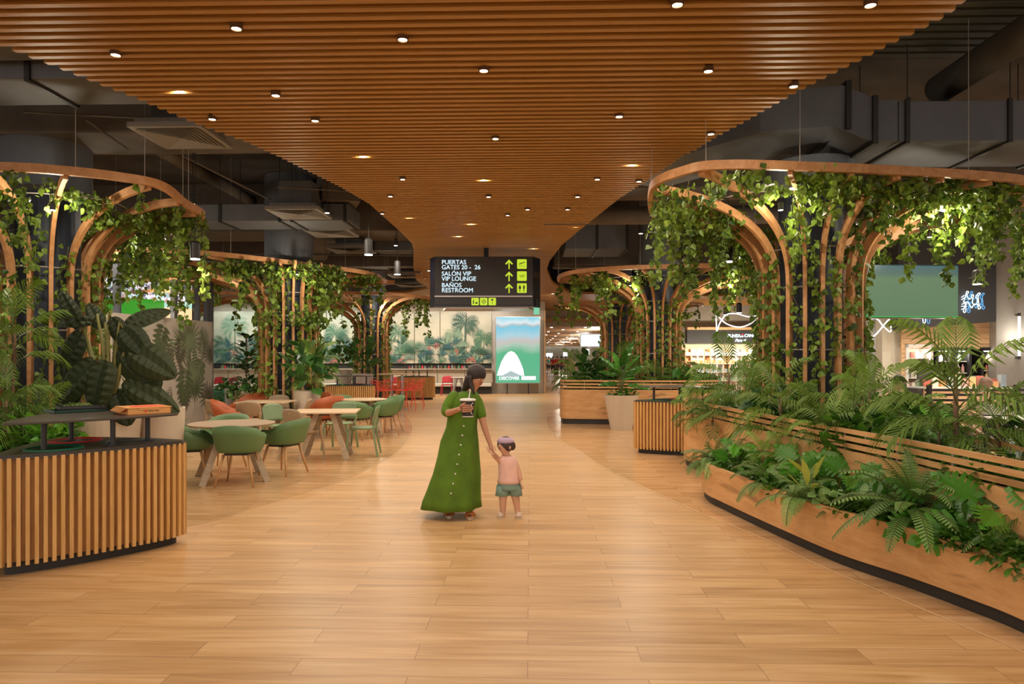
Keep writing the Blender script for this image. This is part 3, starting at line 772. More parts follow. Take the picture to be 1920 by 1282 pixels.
def palm_mesh(seed, H=1.0, n=13, L=.52, trunk=.35, mat=None, ll=.27, low=True):
    R.seed(seed); mb = MB(); st = MB()
    st.tube([(0, 0, 0), (.01, .01, trunk*.5), (0, 0.01, trunk)], [.022, .016, .012], 7, 0)
    for i in range(n):
        az = i*2.4+R.uniform(-.3, .3); k = i/n
        z = trunk*(1-.85*k if low else 1)-R.uniform(0, .05); el = radians(R.uniform(58, 80)*(1-k)+R.uniform(12, 40)*k)
        frond(mb, (0, 0, max(.02, z)), az, el, L*R.uniform(.8, 1.15), R.uniform(1.1, 1.9), 17, ll, .024, 0, R.uniform(.15, .85))
    return mb.mesh('foliage', [mat or L_palm, M_stem]), st.mesh('stem', M_trunk, True)
def fern_mesh(seed, n=26, L=.55, mat=None, droop=2.1, lw=.075):
    R.seed(seed); mb = MB()
    for i in range(n):
        az = i*2.4+R.uniform(-.3, .3); el = radians(R.uniform(25, 78)); LL = L*R.uniform(.7, 1.1); d = V((cos(az)*cos(el), sin(az)*cos(el), sin(el)))
        p = V((0, 0, .03)); N = 24; s = V((-sin(az), cos(az), 0)); r = R.uniform(.2, .9); dr = droop*R.uniform(.7, 1.2); tw = R.uniform(-.3, .3)
        pts = [p.copy()]
        for k in range(N):
            d = (d+V((0, 0, -dr/N))+s*tw/N).normalized(); q = p+d*LL/N; t = k/N; w = lw*(sin(pi*min(1, .15+t*.85)))**.6
            for sg in (-1, 1):
                sl = LL/N; a = p; b = p+d*sl*.72; m = p+s*sg*w+d*sl*.75+V((0, 0, -.012)); m2 = p+s*sg*w*.93+d*sl*1.15+V((0, 0, -.014))
                mb.add([a, b, m2, m], [(0, 1, 2, 3)], 0, max(.02, min(1, r+R.uniform(-.1, .1)+.15*t)))
            p = q; pts.append(p.copy())
        mb.tube(pts, [.003]*len(pts), 4, 1)
    return mb.mesh('foliage', [mat or L_fern, M_stem])
def mono_leaf(S, cuts=True):
    "split-leaf outline as strips from the midrib"
    vs = []; fs = []; N = 7
    prof = [.42, .62, .70, .66, .55, .38, .2]
    for sg in (-1, 1):
        for i in range(N):
            y0 = -.12+i*.15; y1 = y0+(.115 if cuts else .151); w = prof[i]*.72; o = len(vs)
            dy = .16*w+.05*i/N
            vs += [(0, y0, 0), (0, y1, 0), (sg*w*.55, y1+dy*.6, .06), (sg*w*.55, y0+dy*.4-(.0 if i else .05), .06), (sg*w, y1+dy-.02, -.02), (sg*w*.97, y0+dy+.02-(0 if i else .1), -.02)]
            f = [(o, o+1, o+2, o+3), (o+3, o+2, o+4, o+5)]
            fs += f if sg > 0 else [tuple(reversed(q)) for q in f]
            if cuts and i < N-1:
                o2 = len(vs); vs += [(0, y1, 0), (0, y0+.15, 0), (sg*w*.35, y0+.15+dy*.35, .035), (sg*w*.35, y1+dy*.35, .035)]; fs.append((o2, o2+1, o2+2, o2+3))
    o = len(vs); vs += [(-.14*.9, .93, 0), (.14*.9, .93, 0), (0, 1.08, -.04), (0, .9, 0)]; fs += [(o, o+3, o+2), (o+3, o+1, o+2)]
    return [tuple(c*S for c in v) for v in vs], fs
MONO = mono_leaf(.26); HEART = mono_leaf(.26, False)
def big_leaf(L, Wd, droop=.35, N=8, ripple=.02):
    vs = []; fs = []
    for i in range(N+1):
        t = i/N; w = Wd/2*1.62*(t+.02)**.42*(1-t*.985)**.62; y = L*t; z = -droop*L*t*t
        rp = ripple*(1 if i % 2 else -1)
        vs += [(-w, y, z-w*.25), (-w*.5, y, z+w*.14+rp*.6), (0, y, z-.006), (w*.5, y, z+w*.14+rp*.6), (w, y, z-w*.25)]
    for i in range(N):
        a = i*5
        for k in range(4): fs.append((a+k, a+k+1, a+k+6, a+k+5))
    return vs, fs
def leafy_mesh(seed, n, tm, H=(.1, .45), rad=.12, S=(.7, 1.2), mat=None, stem=True, el=(15, 60), upb=.9, spread=1.0, fy=.35, sg=(-.6, .4, 1)):
    R.seed(seed); mb = MB()
    for i in range(n):
        az = i*2.4+R.uniform(-.4, .4); h = R.uniform(*H); r = rad*R.uniform(.3, 1.3)*spread; p = V((cos(az)*r, sin(az)*r, h))
        if stem: mb.tube([(0, 0, 0), (cos(az)*r*.4, sin(az)*r*.4, h*.6), p], .004, 4, 1)
        e = radians(R.uniform(*el)); d = V((cos(az)*cos(e), sin(az)*cos(e), sin(e)*R.choice(sg)))
        put(mb, tm, p, d, V((0, -fy, upb))+rv(.3), 0, max(.02, min(1, R.gauss(.5, .25))), R.uniform(*S))
    return mb.mesh('foliage', [mat or L_bush, M_stem], smooth=False)
OVAL = leafpts(.11, .065, .2, 'oval'); OVALB = leafpts(.20, .12, .2, 'oval'); COIN = leafpts(.075, .085, .1, 'oval'); STRAP = leafpts(.42, .03, .3, 'oval')
PT = {}
def T(key, fn): 
    if key not in PT: PT[key] = fn()
    return PT[key]
def plant(name, label, cat, loc, mesh, stem=None, group=None, rz=None, s=1.0, stemname='stem'):
    rz = R.uniform(0, 6.28) if rz is None else rz
    if stem is None:
        o = link(name, mesh, loc=loc, rz=rz)
    else:
        o = thing(name, label, cat, loc, rz); link('foliage', mesh, o); link(stemname, stem, o)
    tag(o, label, cat, group); o.scale = (s, s, s); return o
PALMS = [palm_mesh(100+i, n=14, L=.52, trunk=[.35, .5, .2, .6][i]) for i in range(4)]
PALMY = palm_mesh(120, n=13, L=.5, trunk=.45, mat=L_palm2)
FERNS = [fern_mesh(200+i, 30, .52) for i in range(3)]
FERNBIG = fern_mesh(210, 52, .62, lw=.060, droop=1.75)
FERNS_S = [fern_mesh(220+i, 16, .32, lw=.05) for i in range(2)]
MONS = [leafy_mesh(300+i, 9, MONO, (.10, .38), .17, (.75, 1.15), L_mon, el=(15, 60), upb=.55, fy=.9, sg=(-.7, -.4, .5)) for i in range(3)]
HEARTS = [leafy_mesh(310+i, 11, HEART, (.1, .35), .14, (.45, .75), L_mon, el=(10, 60), upb=.55, fy=.9, sg=(-.7, -.4, .5)) for i in range(2)]
BUSH = [leafy_mesh(320+i, 110, OVAL, (.02, .22), .17, (.6, 1.2), L_bush, False) for i in range(3)]
BUSHB = [leafy_mesh(330+i, 46, OVALB, (.05, .6), .17, (.7, 1.2), L_glossy, False, el=(20, 70)) for i in range(2)]
COINS = leafy_mesh(340, 22, COIN, (.05, .16), .13, (.8, 1.4), L_coin, False)
YEL = leafy_mesh(345, 7, leafpts(.26, .08, .4, 'oval'), (.12, .28), .05, (.7, 1.0), L_vari, True, el=(40, 80), sg=(.5, 1, 1))
BRIGHT = leafy_mesh(346, 70, OVAL, (.05, .40), .18, (.8, 1.4), leafmat('bright_leaf', (.05, .22, .02), (.22, .55, .06)), False)

# tall planter content
zT = .70
tall_pl = [  # px, depth, z, kind, scale
 (1335, 9.2, 'palm', .85, 'areca palm at the left tip of the tall oak planter'),
 (1400, 8.8, 'palm', 1.1, 'areca palm with dark fronds left of the large right tree column'),
 (1365, 10.2, 'palm', 1.35, 'taller areca palm at the back left of the tall oak planter'),
 (1462, 7.5, 'palmy', 1.05, 'yellow-green areca palm in front of the large right tree column'),
 (1300, 9.7, 'palm', .6, 'small areca palm spilling over the rail at the planter tip'),
 (1440, 9.6, 'palm', 1.2, 'areca palm hidden against the left ribs of the large right tree'),
 (1530, 7.2, 'palm', .8, 'low areca palm directly under the large right tree column'),
 (1600, 7.0, 'palm', 1.05, 'areca palm at the right foot of the large right tree column'),
 (1632, 7.8, 'palm', 1.0, 'tall areca palm with a raised frond right of the large right tree'),
 (1690, 6.2, 'palm', .7, 'small areca palm behind the rails at the middle of the tall planter'),
 (1555, 6.7, 'palm', .75, 'areca palm hanging over the slatted rails under the large right tree'),
 (1795, 5.35, 'palm', 1.25, 'tallest areca palm at the right end of the tall oak planter'),
 (1740, 6.2, 'bright', 1.0, 'bright green broadleaf shrub in the tall planter'),
 (1640, 9.3, 'bright', 1.0, 'bright green shrub behind the palms right of the tree column'),
 (1912, 4.55, 'bushb', .42, 'glossy leaved shrub at the right picture edge in the tall planter'),
 (1870, 5.2, 'palm', .8, 'areca palm with hanging fronds near the right picture edge'),
 (1940, 5.3, 'bushb', .8, 'large glossy shrub cut off by the right picture edge'),
 (1760, 5.6, 'palm', .62, 'low palm tuft behind the rails near the right end of the tall planter'),
 (1480, 8.2, 'bushb', .9, 'glossy dark shrub at the left foot of the large right tree'),
 (1430, 8.2, 'bushb', .8, 'glossy dark shrub among the palms at the left of the tall planter'),
 (1620, 6.6, 'bushb', .6, 'glossy dark shrub behind the rails right of the tree column'),
 (1710, 7.4, 'bushb', .7, 'glossy dark shrub at the back of the tall planter'),
]
R.seed(5)
kinds = {'palm': lambda: R.choice(PALMS), 'palmy': lambda: PALMY}
def place(px, d, kind, s, label, z):
    p = W(px, d, z)
    if kind in kinds:
        f, st = kinds[kind](); plant('areca_palm', label, 'palm', p, f, st, s=s)
    elif kind == 'bright': plant('leafy_shrub', label, 'shrub', p, BRIGHT, s=s)
    elif kind == 'bushb': plant('glossy_shrub', label, 'shrub', p, R.choice(BUSHB), s=s)
    elif kind == 'fern': plant('fern', label, 'fern', p, R.choice(FERNS), s=s)
    elif kind == 'ferns': plant('fern', label, 'fern', p, R.choice(FERNS_S), s=s)
    elif kind == 'fernbig': plant('fern', label, 'fern', p, FERNBIG, s=s)
    elif kind == 'mon': plant('monstera_plant', label, 'plant', p, R.choice(MONS), s=s, rz=R.uniform(-.6, .6))
    elif kind == 'heart': plant('broadleaf_plant', label, 'plant', p, R.choice(HEARTS), s=s, rz=R.uniform(-.6, .6))
    elif kind == 'coin': plant('round_leaf_plant', label, 'plant', p, COINS, s=s)
    elif kind == 'yel': plant('yellow_leaf_plant', label, 'plant', p, YEL, s=s)
for px, d, k, s, lab in tall_pl: place(px, d, k, s, lab, zT)
# ground cover in the tall planter
for i in range(34):
    d = 4.2+ (i/34)*6.2; lo = interp([(a[1], a[0]) for a in reversed(tallF)], d)+.16; hi = interp([(3.8, 3.4), (4.7, 3.45), (5.6, 3.6), (6.6, 4.2), (7.7, 4.8), (9, 5.2), (10.4, 4.9)], d)
    x = R.uniform(lo, max(lo+.02, hi-.1))
    plant('ground_cover_plant', 'low leafy ground cover plant behind the slatted rails of the tall planter', 'plant', C2(x, d, zT), R.choice(BUSH), group='ground cover in the tall right planter', s=R.uniform(.9, 1.5)*(1 if d > 6 else .55))
# low planter content
zL = .35
low_pl = [
 (1350, 7.75, 'ferns', 1.2, 'fern drooping over the left tip of the low oak planter'),
 (1335, 7.9, 'fern', .85, 'dark fern hanging past the left end of the low planter'),
 (1385, 7.5, 'heart', 1.0, 'bright green broadleaf plant near the left end of the low planter'),
 (1372, 7.9, 'fern', .9, 'upright fern against the tall planter wall, left end'),
 (1430, 7.0, 'palm', .48, 'dark feathery palm tuft in the low planter'),
 (1473, 6.8, 'palmy', .6, 'yellow-green palm standing in the low planter under the tree'),
 (1510, 6.4, 'mon', .95, 'monstera with drooping leaves left of centre in the low planter'),
 (1440, 6.5, 'ferns', 1.3, 'small fern at the front edge, left third of the low planter'),
 (1520, 5.75, 'yel', 1.0, 'yellow pointed-leaf plant in the low planter'),
 (1500, 5.75, 'ferns', 1.3, 'small fern spreading beside the yellow plant'),
 (1573, 6.05, 'mon', .9, 'monstera with split leaves against the slatted rails, middle'),
 (1610, 5.8, 'mon', .9, 'light green monstera beside the big fern'),
 (1590, 5.45, 'coin', 1.1, 'pale round-leaf plant at the front edge left of the big fern'),
 (1545, 5.6, 'coin', .8, 'small pale round-leaf plant next to the yellow plant'),
 (1712, 4.96, 'fernbig', 1.0, 'big arching fern spilling over the front of the low planter'),
 (1690, 5.3, 'mon', .9, 'monstera with bright flat leaves behind the big fern'),
 (1765, 4.85, 'mon', .9, 'bright monstera right of the big fern'),
 (1880, 4.40, 'mon', 1.1, 'monstera with the largest lit split leaf at the right of the low planter'),
 (1825, 4.62, 'heart', .9, 'broadleaf plant between the two right monsteras'),
 (1905, 4.32, 'fern', .7, 'fern at the right picture edge in the low planter'),
 (1655, 5.45, 'heart', .8, 'dark broadleaf plant left of the big fern'),
 (1945, 4.3, 'palm', .5, 'palm tuft cut by the right picture edge in the low planter'),
 (1460, 6.9, 'heart', .8, 'broadleaf plant under the small palm in the low planter'),
 (1850, 4.45, 'coin', .8, 'pale round-leaf plant near the right end of the low planter'),
]
for px, d, k, s, lab in low_pl: place(px, d, k, s, lab, zL+(.10 if k == 'fernbig' else .03))
lf = [(p[1], p[0]) for p in reversed(lowF)]; lb = [(3.2, 3.08), (3.9, 3.05), (4.5, 3.0), (5.39, 2.95), (6.06, 2.88), (7.03, 2.80), (8.16, 2.62), (8.5, 2.4)]
for i in range(120):
    d = 3.5+ (i/120)*4.5; lo = interp(lf, d)+.10; hi = interp(lb, d)-.05
    x = R.uniform(lo, max(lo+.02, hi))
    k = R.random()
    m = R.choice(BUSH) if k < .65 else R.choice(HEARTS) if k < .85 else R.choice(FERNS_S)
    plant('ground_cover_plant', 'small low green plant filling the soil of the low oak planter', 'plant', C2(x, d, zL), m, group='ground cover in the low right planter', s=R.uniform(.40, .70)*(.75 if m in HEARTS else 1))
# second right planter
for i, (x, d, k, s) in enumerate([(1.5, 17.2, 'palm', 1.0), (1.9, 17.5, 'bushb', 1.3), (2.3, 17.0, 'bushb', 1.1), (2.8, 18, 'palm', 1.3), (3.0, 16.9, 'palm', .9), (3.5, 16.9, 'palm', 1.0), (4.2, 17, 'heart', 1.8), (4.7, 17.6, 'palm', 1.2), (2.1, 18.3, 'bushb', 1.5), (4.3, 18.4, 'palm', 1.4), (1.6, 17.9, 'palm', 1.1)]):
    p = C2(x, d); place(960+F*x/d, d, k, s, ['feathery palm overhanging the left corner of the railed planter behind the beige pot', 'dark glossy shrub in the railed planter left of the beige pot', 'glossy shrub behind the beige pot', 'tall palm behind the beige pot beside the second tree column', 'palm right of the beige pot plant', 'palm in front of the second right tree column', 'large heart-leaved plant right of the second tree column', 'palm at the right end of the railed planter', 'tall glossy shrub at the back left of the railed planter', 'palm behind the second right tree column', 'palm at the left back of the railed planter'][i], .76)
for i in range(26):
    plant('ground_cover_plant', 'low leafy plant behind the rails of the planter at the beige pot', 'plant', C2(R.uniform(1.4, 4.9), R.uniform(16.8, 18.4), .76), R.choice(BUSH), group='ground cover in the railed planter behind the beige pot', s=R.uniform(1.1, 1.8))

# pots ----------------------------------------------------------------
def pot(label, loc, r0, r1, h, mat, cat='plant pot'):
    t = thing('plant_pot', label, cat, loc)
    mb = MB(); mb.lathe([(r0, 0), (r1, h), (r1-.025, h), (r1-.04, h-.06), (0.01, h-.06)], n=40); obj('vessel', mb, mat, t, smooth=False)
    mb = MB(); mb.lathe([(0.01, h-.08), (r1-.035, h-.055), (0.01, h-.04)], n=24); obj('soil', mb, M_soil, t)
    for p in t.children[0].data.polygons: p.use_smooth = abs(p.normal.z) < .7
    return t
pp = W(1165, 15.45); pot('tall tapered beige plant pot in front of the railed planter', pp, .24, .385, .77, M_pot)
R.seed(9); mbp = MB(); BL = big_leaf(.50, .26, .25)
for i in range(15):
    az = i*2.4; k = i/15; h = .75-.5*k+R.uniform(-.05, .05); e = radians(75-75*k+R.uniform(-8, 8)); p = V((cos(az)*(.03+.12*k), sin(az)*(.03+.12*k), h))
    put(mbp, BL, p, V((cos(az)*cos(e), sin(az)*cos(e), sin(e))), V((0, -.3, 1)), 0, R.uniform(.2, .95), R.uniform(.75, 1.05)); mbp.tube([(0, 0, 0), p], .007, 5, 1)
for i in range(60):
    az = R.uniform(0, 6.3); r = R.uniform(.1, .36); put(mbp, OVAL, V((cos(az)*r, sin(az)*r, R.uniform(0, .12))), rv(1)+V((cos(az), sin(az), .3)), (0, 0, 1), 0, R.uniform(.3, 1), 1.2)
tag(obj('broadleaf_plant', mbp, [L_mon, M_stem], loc=pp+V((0, 0, .72))), 'large-leaved plant growing in the tall tapered beige pot', 'plant')
# big pots by the left tree + giant-leaf plant
pA = W(187, 8.15); pB = W(303, 8.6)
pot('wide beige round pot behind the near counter, left of two', pA, .36, .45, .98, M_pot)
pot('wide beige round pot behind the pizza box, right of two', pB, .22, .27, .98, M_pot)
pC = W(60, 7.6); pot('beige round pot holding the palms behind the near left counter', pC, .34, .42, .5, M_pot)
pD = W(-40, 7.4); pot('beige round pot at the left picture edge behind the counter', pD, .34, .42, .5, M_pot)
R.seed(17); mbp = MB(); st = MB()
specs = [  # leaf base, leaf direction, length, width
 ((.10, 0, .80), (.62, -.15, -.75), .62, .50), ((.20, -.05, .78), (.80, -.1, -.45), .55, .46), ((.10, -.02, .40), (.85, -.1, -.42), .66, .36), ((-.02, 0, 1.12), (.45, -.1, -.80), .42, .26),
 ((-.10, .0, 1.10), (-.95, .1, .12), .62, .20), ((-.08, 0, .62), (-.72, -.25, -.62), .62, .50), ((.02, -.05, .62), (-.25, -.3, -.95), .60, .48), ((-.30, .05, .95), (-.55, -.1, -.75), .60, .42),
 ((.04, 0, .28), (.35, -.25, -.75), .42, .42), ((-.02, 0, 1.0), (-.62, .1, .75), .45, .22), ((.03, .1, 1.05), (.50, .2, .35), .50, .30), ((.12, -.03, 1.0), (.55, -.2, -.55), .42, .40),
 ((-.25, .05, .55), (-.5, -.1, -.7), .55, .36), ((-.35, .08, 1.0), (-.2, -.2, .5), .45, .25), ((.25, .02, .35), (.3, -.1, -.9), .36, .30)]
for a, d, L, w in specs:
    a = V(a); d = V(d).normalized(); p = a+V((d.x, d.y, abs(d.z)*.4+.25))*.10
    st.tube([(0, 0, 0), a*.8, a+V((d.x*.05, d.y*.05, .12)), p], [.03, .022, .016, .010], 6, 1)
    put(mbp, big_leaf(L, w, .35, 14, .016), p, d, V((0, -1, .45)), 0, R.uniform(.05, .7), 1)
st.tube([(0, 0, 0), (-.02, 0, .3), (.03, 0, .6)], [.07, .055, .03], 10, 0)
t = thing('giant_leaf_plant', 'plant with giant dark ribbed drooping leaves in a pot behind the near left counter', 'plant', W(205, 7.9, .90))
link('foliage', mbp.mesh('foliage', [L_dark]), t); link('stem', st.mesh('stem', [matof('rust_stem', (.22, .11, .04), .7), matof('olive_stem', (.20, .19, .05), .5)], True), t); t.scale = (.98, .98, .98)
for px, d, s, z, k, lab in [(24, 7.6, 1.2, 1.42, 4, 'tall palm with bright fronds at the left picture edge'), (14, 7.1, 1.0, .72, 1, 'lower palm behind the left counter edge'), (78, 7.4, .95, .60, 0, 'palm just left of the giant-leaf plant'), (-45, 7.3, 1.1, .6, 3, 'palm cut by the left picture edge'), (30, 7.0, .6, .30, 1, 'small dark palm low behind the left counter')]:
    f, stt = (PALMS+[PALMY])[k]; plant('areca_palm', lab, 'palm', W(px, d, z), f, stt, s=s)
    if z > .5 and px > 0: 
        mb = MB(); mb.tube([(0, 0, -(z-.42)/s), (0, 0, .05)], .016, 7); link('trunk', mb.mesh('trunk', M_trunk, True), [o for o in COL.objects if o.get('label') == lab][0])
for i in range(14):
    plant('leafy_shrub', 'bright small-leaved shrub low behind the near left counter', 'shrub', W(R.uniform(-40, 110), R.uniform(6.9, 7.7), R.uniform(.42, .62)), R.choice([BUSH[0], BUSH[1], BRIGHT]), group='small shrubs behind the near left counter', s=R.uniform(.8, 1.2))
# mid/far left pots
pot('beige round pot at the right foot of the middle left tree column', W(576, 14.2), .24, .27, .92, M_pot)
plant('potted_shrub', 'dark leafy shrub in the pot at the right foot of the middle left tree', 'shrub', W(576, 14.2, .88), BUSHB[0], s=1.6)
f, stt = PALMS[3]; plant('areca_palm', 'dark slender palm beside the middle left tree column', 'palm', W(590, 14.4, .88), f, stt, s=1.1)
pot('grey round pot in front of the far left tree column', W(680, 21.5), .28, .32, 1.1, M_pot2)
plant('potted_shrub', 'leafy shrub in the grey pot at the far left tree column', 'shrub', W(680, 21.5, 1.05), BUSHB[1], s=1.7)
pot('small grey pot left of the far left tree column', W(645, 21.8), .2, .24, 1.2, M_pot2)
plant('potted_shrub', 'leafy shrub in the small grey pot left of the far left tree', 'shrub', W(645, 21.8, 1.15), BUSHB[0], s=1.5)
pot('grey pot left of the middle left tree column', W(450, 16.3), .3, .34, .9, M_pot2)
mbp = MB(); R.seed(23)
for i in range(90):
    z = R.uniform(.0, 1.25); r = .30*(1-z/1.6)+.05; az = R.uniform(0, 6.3); put(mbp, OVALB, V((cos(az)*r*.5, sin(az)*r*.5, z)), V((cos(az), sin(az), R.uniform(0, .8))), (0, 0, 1), 0, R.random(), R.uniform(.8, 1.3))
mbp.tube([(0, 0, 0), (0, 0, 1.25)], .018, 6, 1)
tag(obj('fiddle_leaf_fig', mbp, [L_glossy, M_trunk], loc=W(462, 15.9, .86)), 'tall dark glossy fig tree left of the middle left tree column', 'plant')
for i, px in enumerate((425, 445, 465, 482)):
    plant('leafy_shrub', 'low green shrub behind the tan sofa back', 'shrub', W(px, 15.2, .62), BRIGHT if i % 2 else BUSHB[0], group='shrubs behind the tan sofa', s=.8)
# ================================================================== FURNITURE
def tub(mb, R0=.285, back=.34, arm=.20, front=.015, depth=.27, zs=.40, mi=0, th=.014, open_=0):
    "moulded armchair shell; the back is at -Y, the seat opens to +Y"
    NA, NT = 28, 9
    def rim(a):      # a = 0 at the back
        c = cos(a)
        if c > .30: return arm+(back-arm)*((c-.30)/.70)**.5
        if c > -.45: return arm+( .015)*(c+.45)-(.03 if c < 0 else 0)
        k = min(1, (-.45-c)/.42); return arm*(1-k)+front*k
    def pt(a, t, inn):
        sx, sy = sin(a), -cos(a); e = 3.3
        q = (abs(sx)**e+abs(sy)**e)**(-1/e); X, Y = sx*q*R0, sy*q*depth
        off = -th if inn else 0
        if t < .5:
            k = t/.5; r = k*.84; z = zs+.015*(k**3)
            if inn: z += th+.012
        else:
            k = (t-.5)/.5; r = .84+.16*sin(k*pi/2)*1.0+.05*k*k; z = zs+.015+(rim(a)+.03)*(1-cos(k*pi/2))**.85
            if inn: r -= th/R0; z += (th+.012)*(1-k)
        lean = .06*max(0, cos(a))*max(0, (t-.5)/.5)**2
        return (X*r, Y*r-lean, z)
    vs = []; fs = []
    for inn in (0, 1):
        for j in range(NT):
            for i in range(NA): vs.append(pt(2*pi*i/NA, j/(NT-1), inn))
    S = NA*NT
    for inn in (0, 1):
        for j in range(NT-1):
            for i in range(NA):
                a, b = inn*S+j*NA+i, inn*S+j*NA+(i+1) % NA; f = (a, b, b+NA, a+NA)
                fs.append(f if inn else f[::-1])
    for i in range(NA):
        a, b = (NT-1)*NA+i, (NT-1)*NA+(i+1) % NA; fs.append((b, a, a+S, b+S))
    mb.add(vs, fs, mi); return mb
def armchair(label, loc, rz, shell, legs, group=None, s=1.0, **k):
    t = thing('armchair', label, 'chair', loc, rz, group); t.scale = (s, s, s)
    mb = MB(); tub(mb, **k); o = obj('seat_shell', mb, shell, t, smooth=True)
    zs = k.get('zs', .40)
    mb = MB(); mb.box((0, 0, zs-.012), (.30, .28, .022)); obj('under_frame', mb, M_black, t)
    for a in (-1, 1):
        for b in (-1, 1):
            mb = MB(); mb.tube([(a*.15, b*.14, zs-.01), (a*.235, b*.225, 0)], [.019, .011], 10); obj('leg', mb, legs, t, smooth=True)
    return t
def sidechair(label, loc, rz, mat, group=None, s=1.0, perf=True):
    t = thing('side_chair', label, 'chair', loc, rz, group); t.scale = (s, s, s)
    mb = MB(); vs = []; fs = []; N = 20
    for z, sc in ((.435, .96), (.462, 1.0), (.468, .9), (.462, 0)):
        for i in range(N):
            a = 2*pi*i/N; q = (abs(cos(a))**4+abs(sin(a))**4)**-.25
            vs.append((cos(a)*q*.215*sc, sin(a)*q*.205*sc, z))
    for j in range(3):
        for i in range(N): fs.append((j*N+i, j*N+(i+1) % N, (j+1)*N+(i+1) % N, (j+1)*N+i))
    fs.append(tuple(range(N-1, -1, -1))); mb.add(vs, fs); obj('seat', mb, mat, t, smooth=False)
    # curved back with rounded top corners
    mb = MB(); NX, NZ = 14, 7; g = []
    for side in (0, 1):
        for j in range(NZ+1):
            v = j/NZ; z = .53+.285*v
            w = .225*(1 if v < .62 else sqrt(max(0.02, 1-((v-.62)/.40)**2))*.35+.65)
            for i in range(NX+1):
                u = -1+2*i/NX; x = u*w; y = -.205-.07*v+.045*u*u
                g.append((x, y-(.010 if side else 0), z-.02*u*u*v))
    S = (NX+1)*(NZ+1); fs = []
    for side in (0, 1):
        for j in range(NZ):
            for i in range(NX):
                a = side*S+j*(NX+1)+i; f = (a, a+1, a+NX+2, a+NX+1); fs.append(f if side == 0 else f[::-1])
    bd = [i for i in range(NX+1)]+[j*(NX+1)+NX for j in range(1, NZ+1)]+[NZ*(NX+1)+i for i in range(NX-1, -1, -1)]+[j*(NX+1) for j in range(NZ-1, 0, -1)]
    for a, b in zip(bd, bd[1:]+bd[:1]): fs.append((b, a, a+S, b+S))
    mb.add(g, fs); obj('backrest', mb, M_PERF[mat.name] if perf else mat, t, smooth=True)
    for a in (-1, 1):
        mb = MB(); mb.sweep([(a*.20, .19, .45), (a*.235, .235, 0)], (1, 0, 0), .030, .030); obj('leg', mb, mat, t)
        mb = MB(); mb.sweep([(a*.215, -.235, .60), (a*.205, -.195, .45), (a*.215, -.215, .3), (a*.235, -.27, 0)], (1, 0, 0), .028, .032); obj('leg', mb, mat, t)
    return t
def perfmat(base):
    c = base.node_tree.nodes['Principled BSDF'].inputs['Base Color'].default_value[:3]
    m, nt, b = newmat(base.name+'_perforated'); setp(b, rough=.5)
    co = coords(nt, (62, 1, 62)); s = nt.nodes.new('ShaderNodeVectorMath'); s.operation = 'FRACTION'; nt.links.new(co, s.inputs[0])
    d = nt.nodes.new('ShaderNodeVectorMath'); d.operation = 'SUBTRACT'; d.inputs[1].default_value = (.5, .5, .5); nt.links.new(s.outputs[0], d.inputs[0])
    mu = nt.nodes.new('ShaderNodeVectorMath'); mu.operation = 'MULTIPLY'; mu.inputs[1].default_value = (1, 0, 1); nt.links.new(d.outputs[0], mu.inputs[0])
    l = nt.nodes.new('ShaderNodeVectorMath'); l.operation = 'LENGTH'; nt.links.new(mu.outputs[0], l.inputs[0])
    nt.links.new(ramp(nt, l.outputs['Value'], [(.26, tuple(x*.25 for x in c)), (.32, c)]), b.inputs['Base Color']); return m
M_PERF = {m.name: perfmat(m) for m in (M_bplastic, M_gplastic2)}
def trestle_legs(t, w, d, zt, mat, r=.5):
    for a in (-1, 1):
        for b in (-1, 1):
            mb = MB(); mb.sweep([(a*w*.12, b*d*.28, zt-.03), (a*w*.36, b*d*.40, 0)], (0, 1, 0), .055, .075); obj('leg', mb, mat, t)
    mb = MB(); mb.box((0, 0, zt-.045), (w*.5, d*.5, .03)); obj('under_frame', mb, M_black, t)
def table_round(label, loc, dia, zt, top, leg, rz=0):
    t = thing('round_table', label, 'table', loc, rz)
    mb = MB(); mb.lathe([(dia/2-.012, zt-.024), (dia/2, zt-.010), (dia/2, zt), (0.01, zt)], n=56); obj('tabletop', mb, top, t); trestle_legs(t, dia, dia, zt, leg); return t
def table_rect(label, loc, w, d, zt, top, leg, rz=0):
    t = thing('rectangular_table', label, 'table', loc, rz)
    mb = MB(); mb.box((0, 0, zt-.011), (w, d, .022)); obj('tabletop', mb, top, t, bevel=.004); trestle_legs(t, w, d, zt, leg); return t
M_ttop = wood('table_top_brown', (.32, .22, .15), (.42, .30, .21), (.50, .38, .27), (2, 12, 12), 2, .35)
T1 = W(435, 9.12); table_round('round brown cafe table with slanted greige legs, nearest the aisle counter', T1, 1.08, .74, M_ttop, M_greige, .5)
green = dict(R0=.285, back=.32, arm=.20, zs=.41)
def around(px, d): return W(px, d)
ga = 'green armchair with wooden legs '
armchair(ga+'with its back to the camera at the near round table', W(450, 8.72), 0.08, M_gplastic, M_leg, **green)
armchair(ga+'left of the near round table beside the slatted counter', W(358, 9.0), -1.25, M_gplastic, M_leg, **green)
armchair(ga+'right of the near round table with its open side showing', W(532, 9.55), 1.25, M_gplastic, M_leg, **green)
armchair(ga+'on the far side of the near round table', W(418, 9.95), pi-.15, M_gplastic, M_leg, **green)
T2 = W(612, 11.1); table_rect('pale rectangular table right of the round table, slanted legs', T2, 1.0, .85, .75, M_lightwood, M_greige, .15)
sidechair('beige perforated side chair seen from behind, left of the pale rectangular table', W(568, 10.85), -.55, M_bplastic)
sidechair('sage green side chair at the right side of the pale rectangular table, by the aisle', W(680, 11.35), pi/2+.1, M_gplastic2)
sidechair('sage green side chair behind the pale rectangular table facing the camera', W(637, 12.1), pi-.1, M_gplastic2)
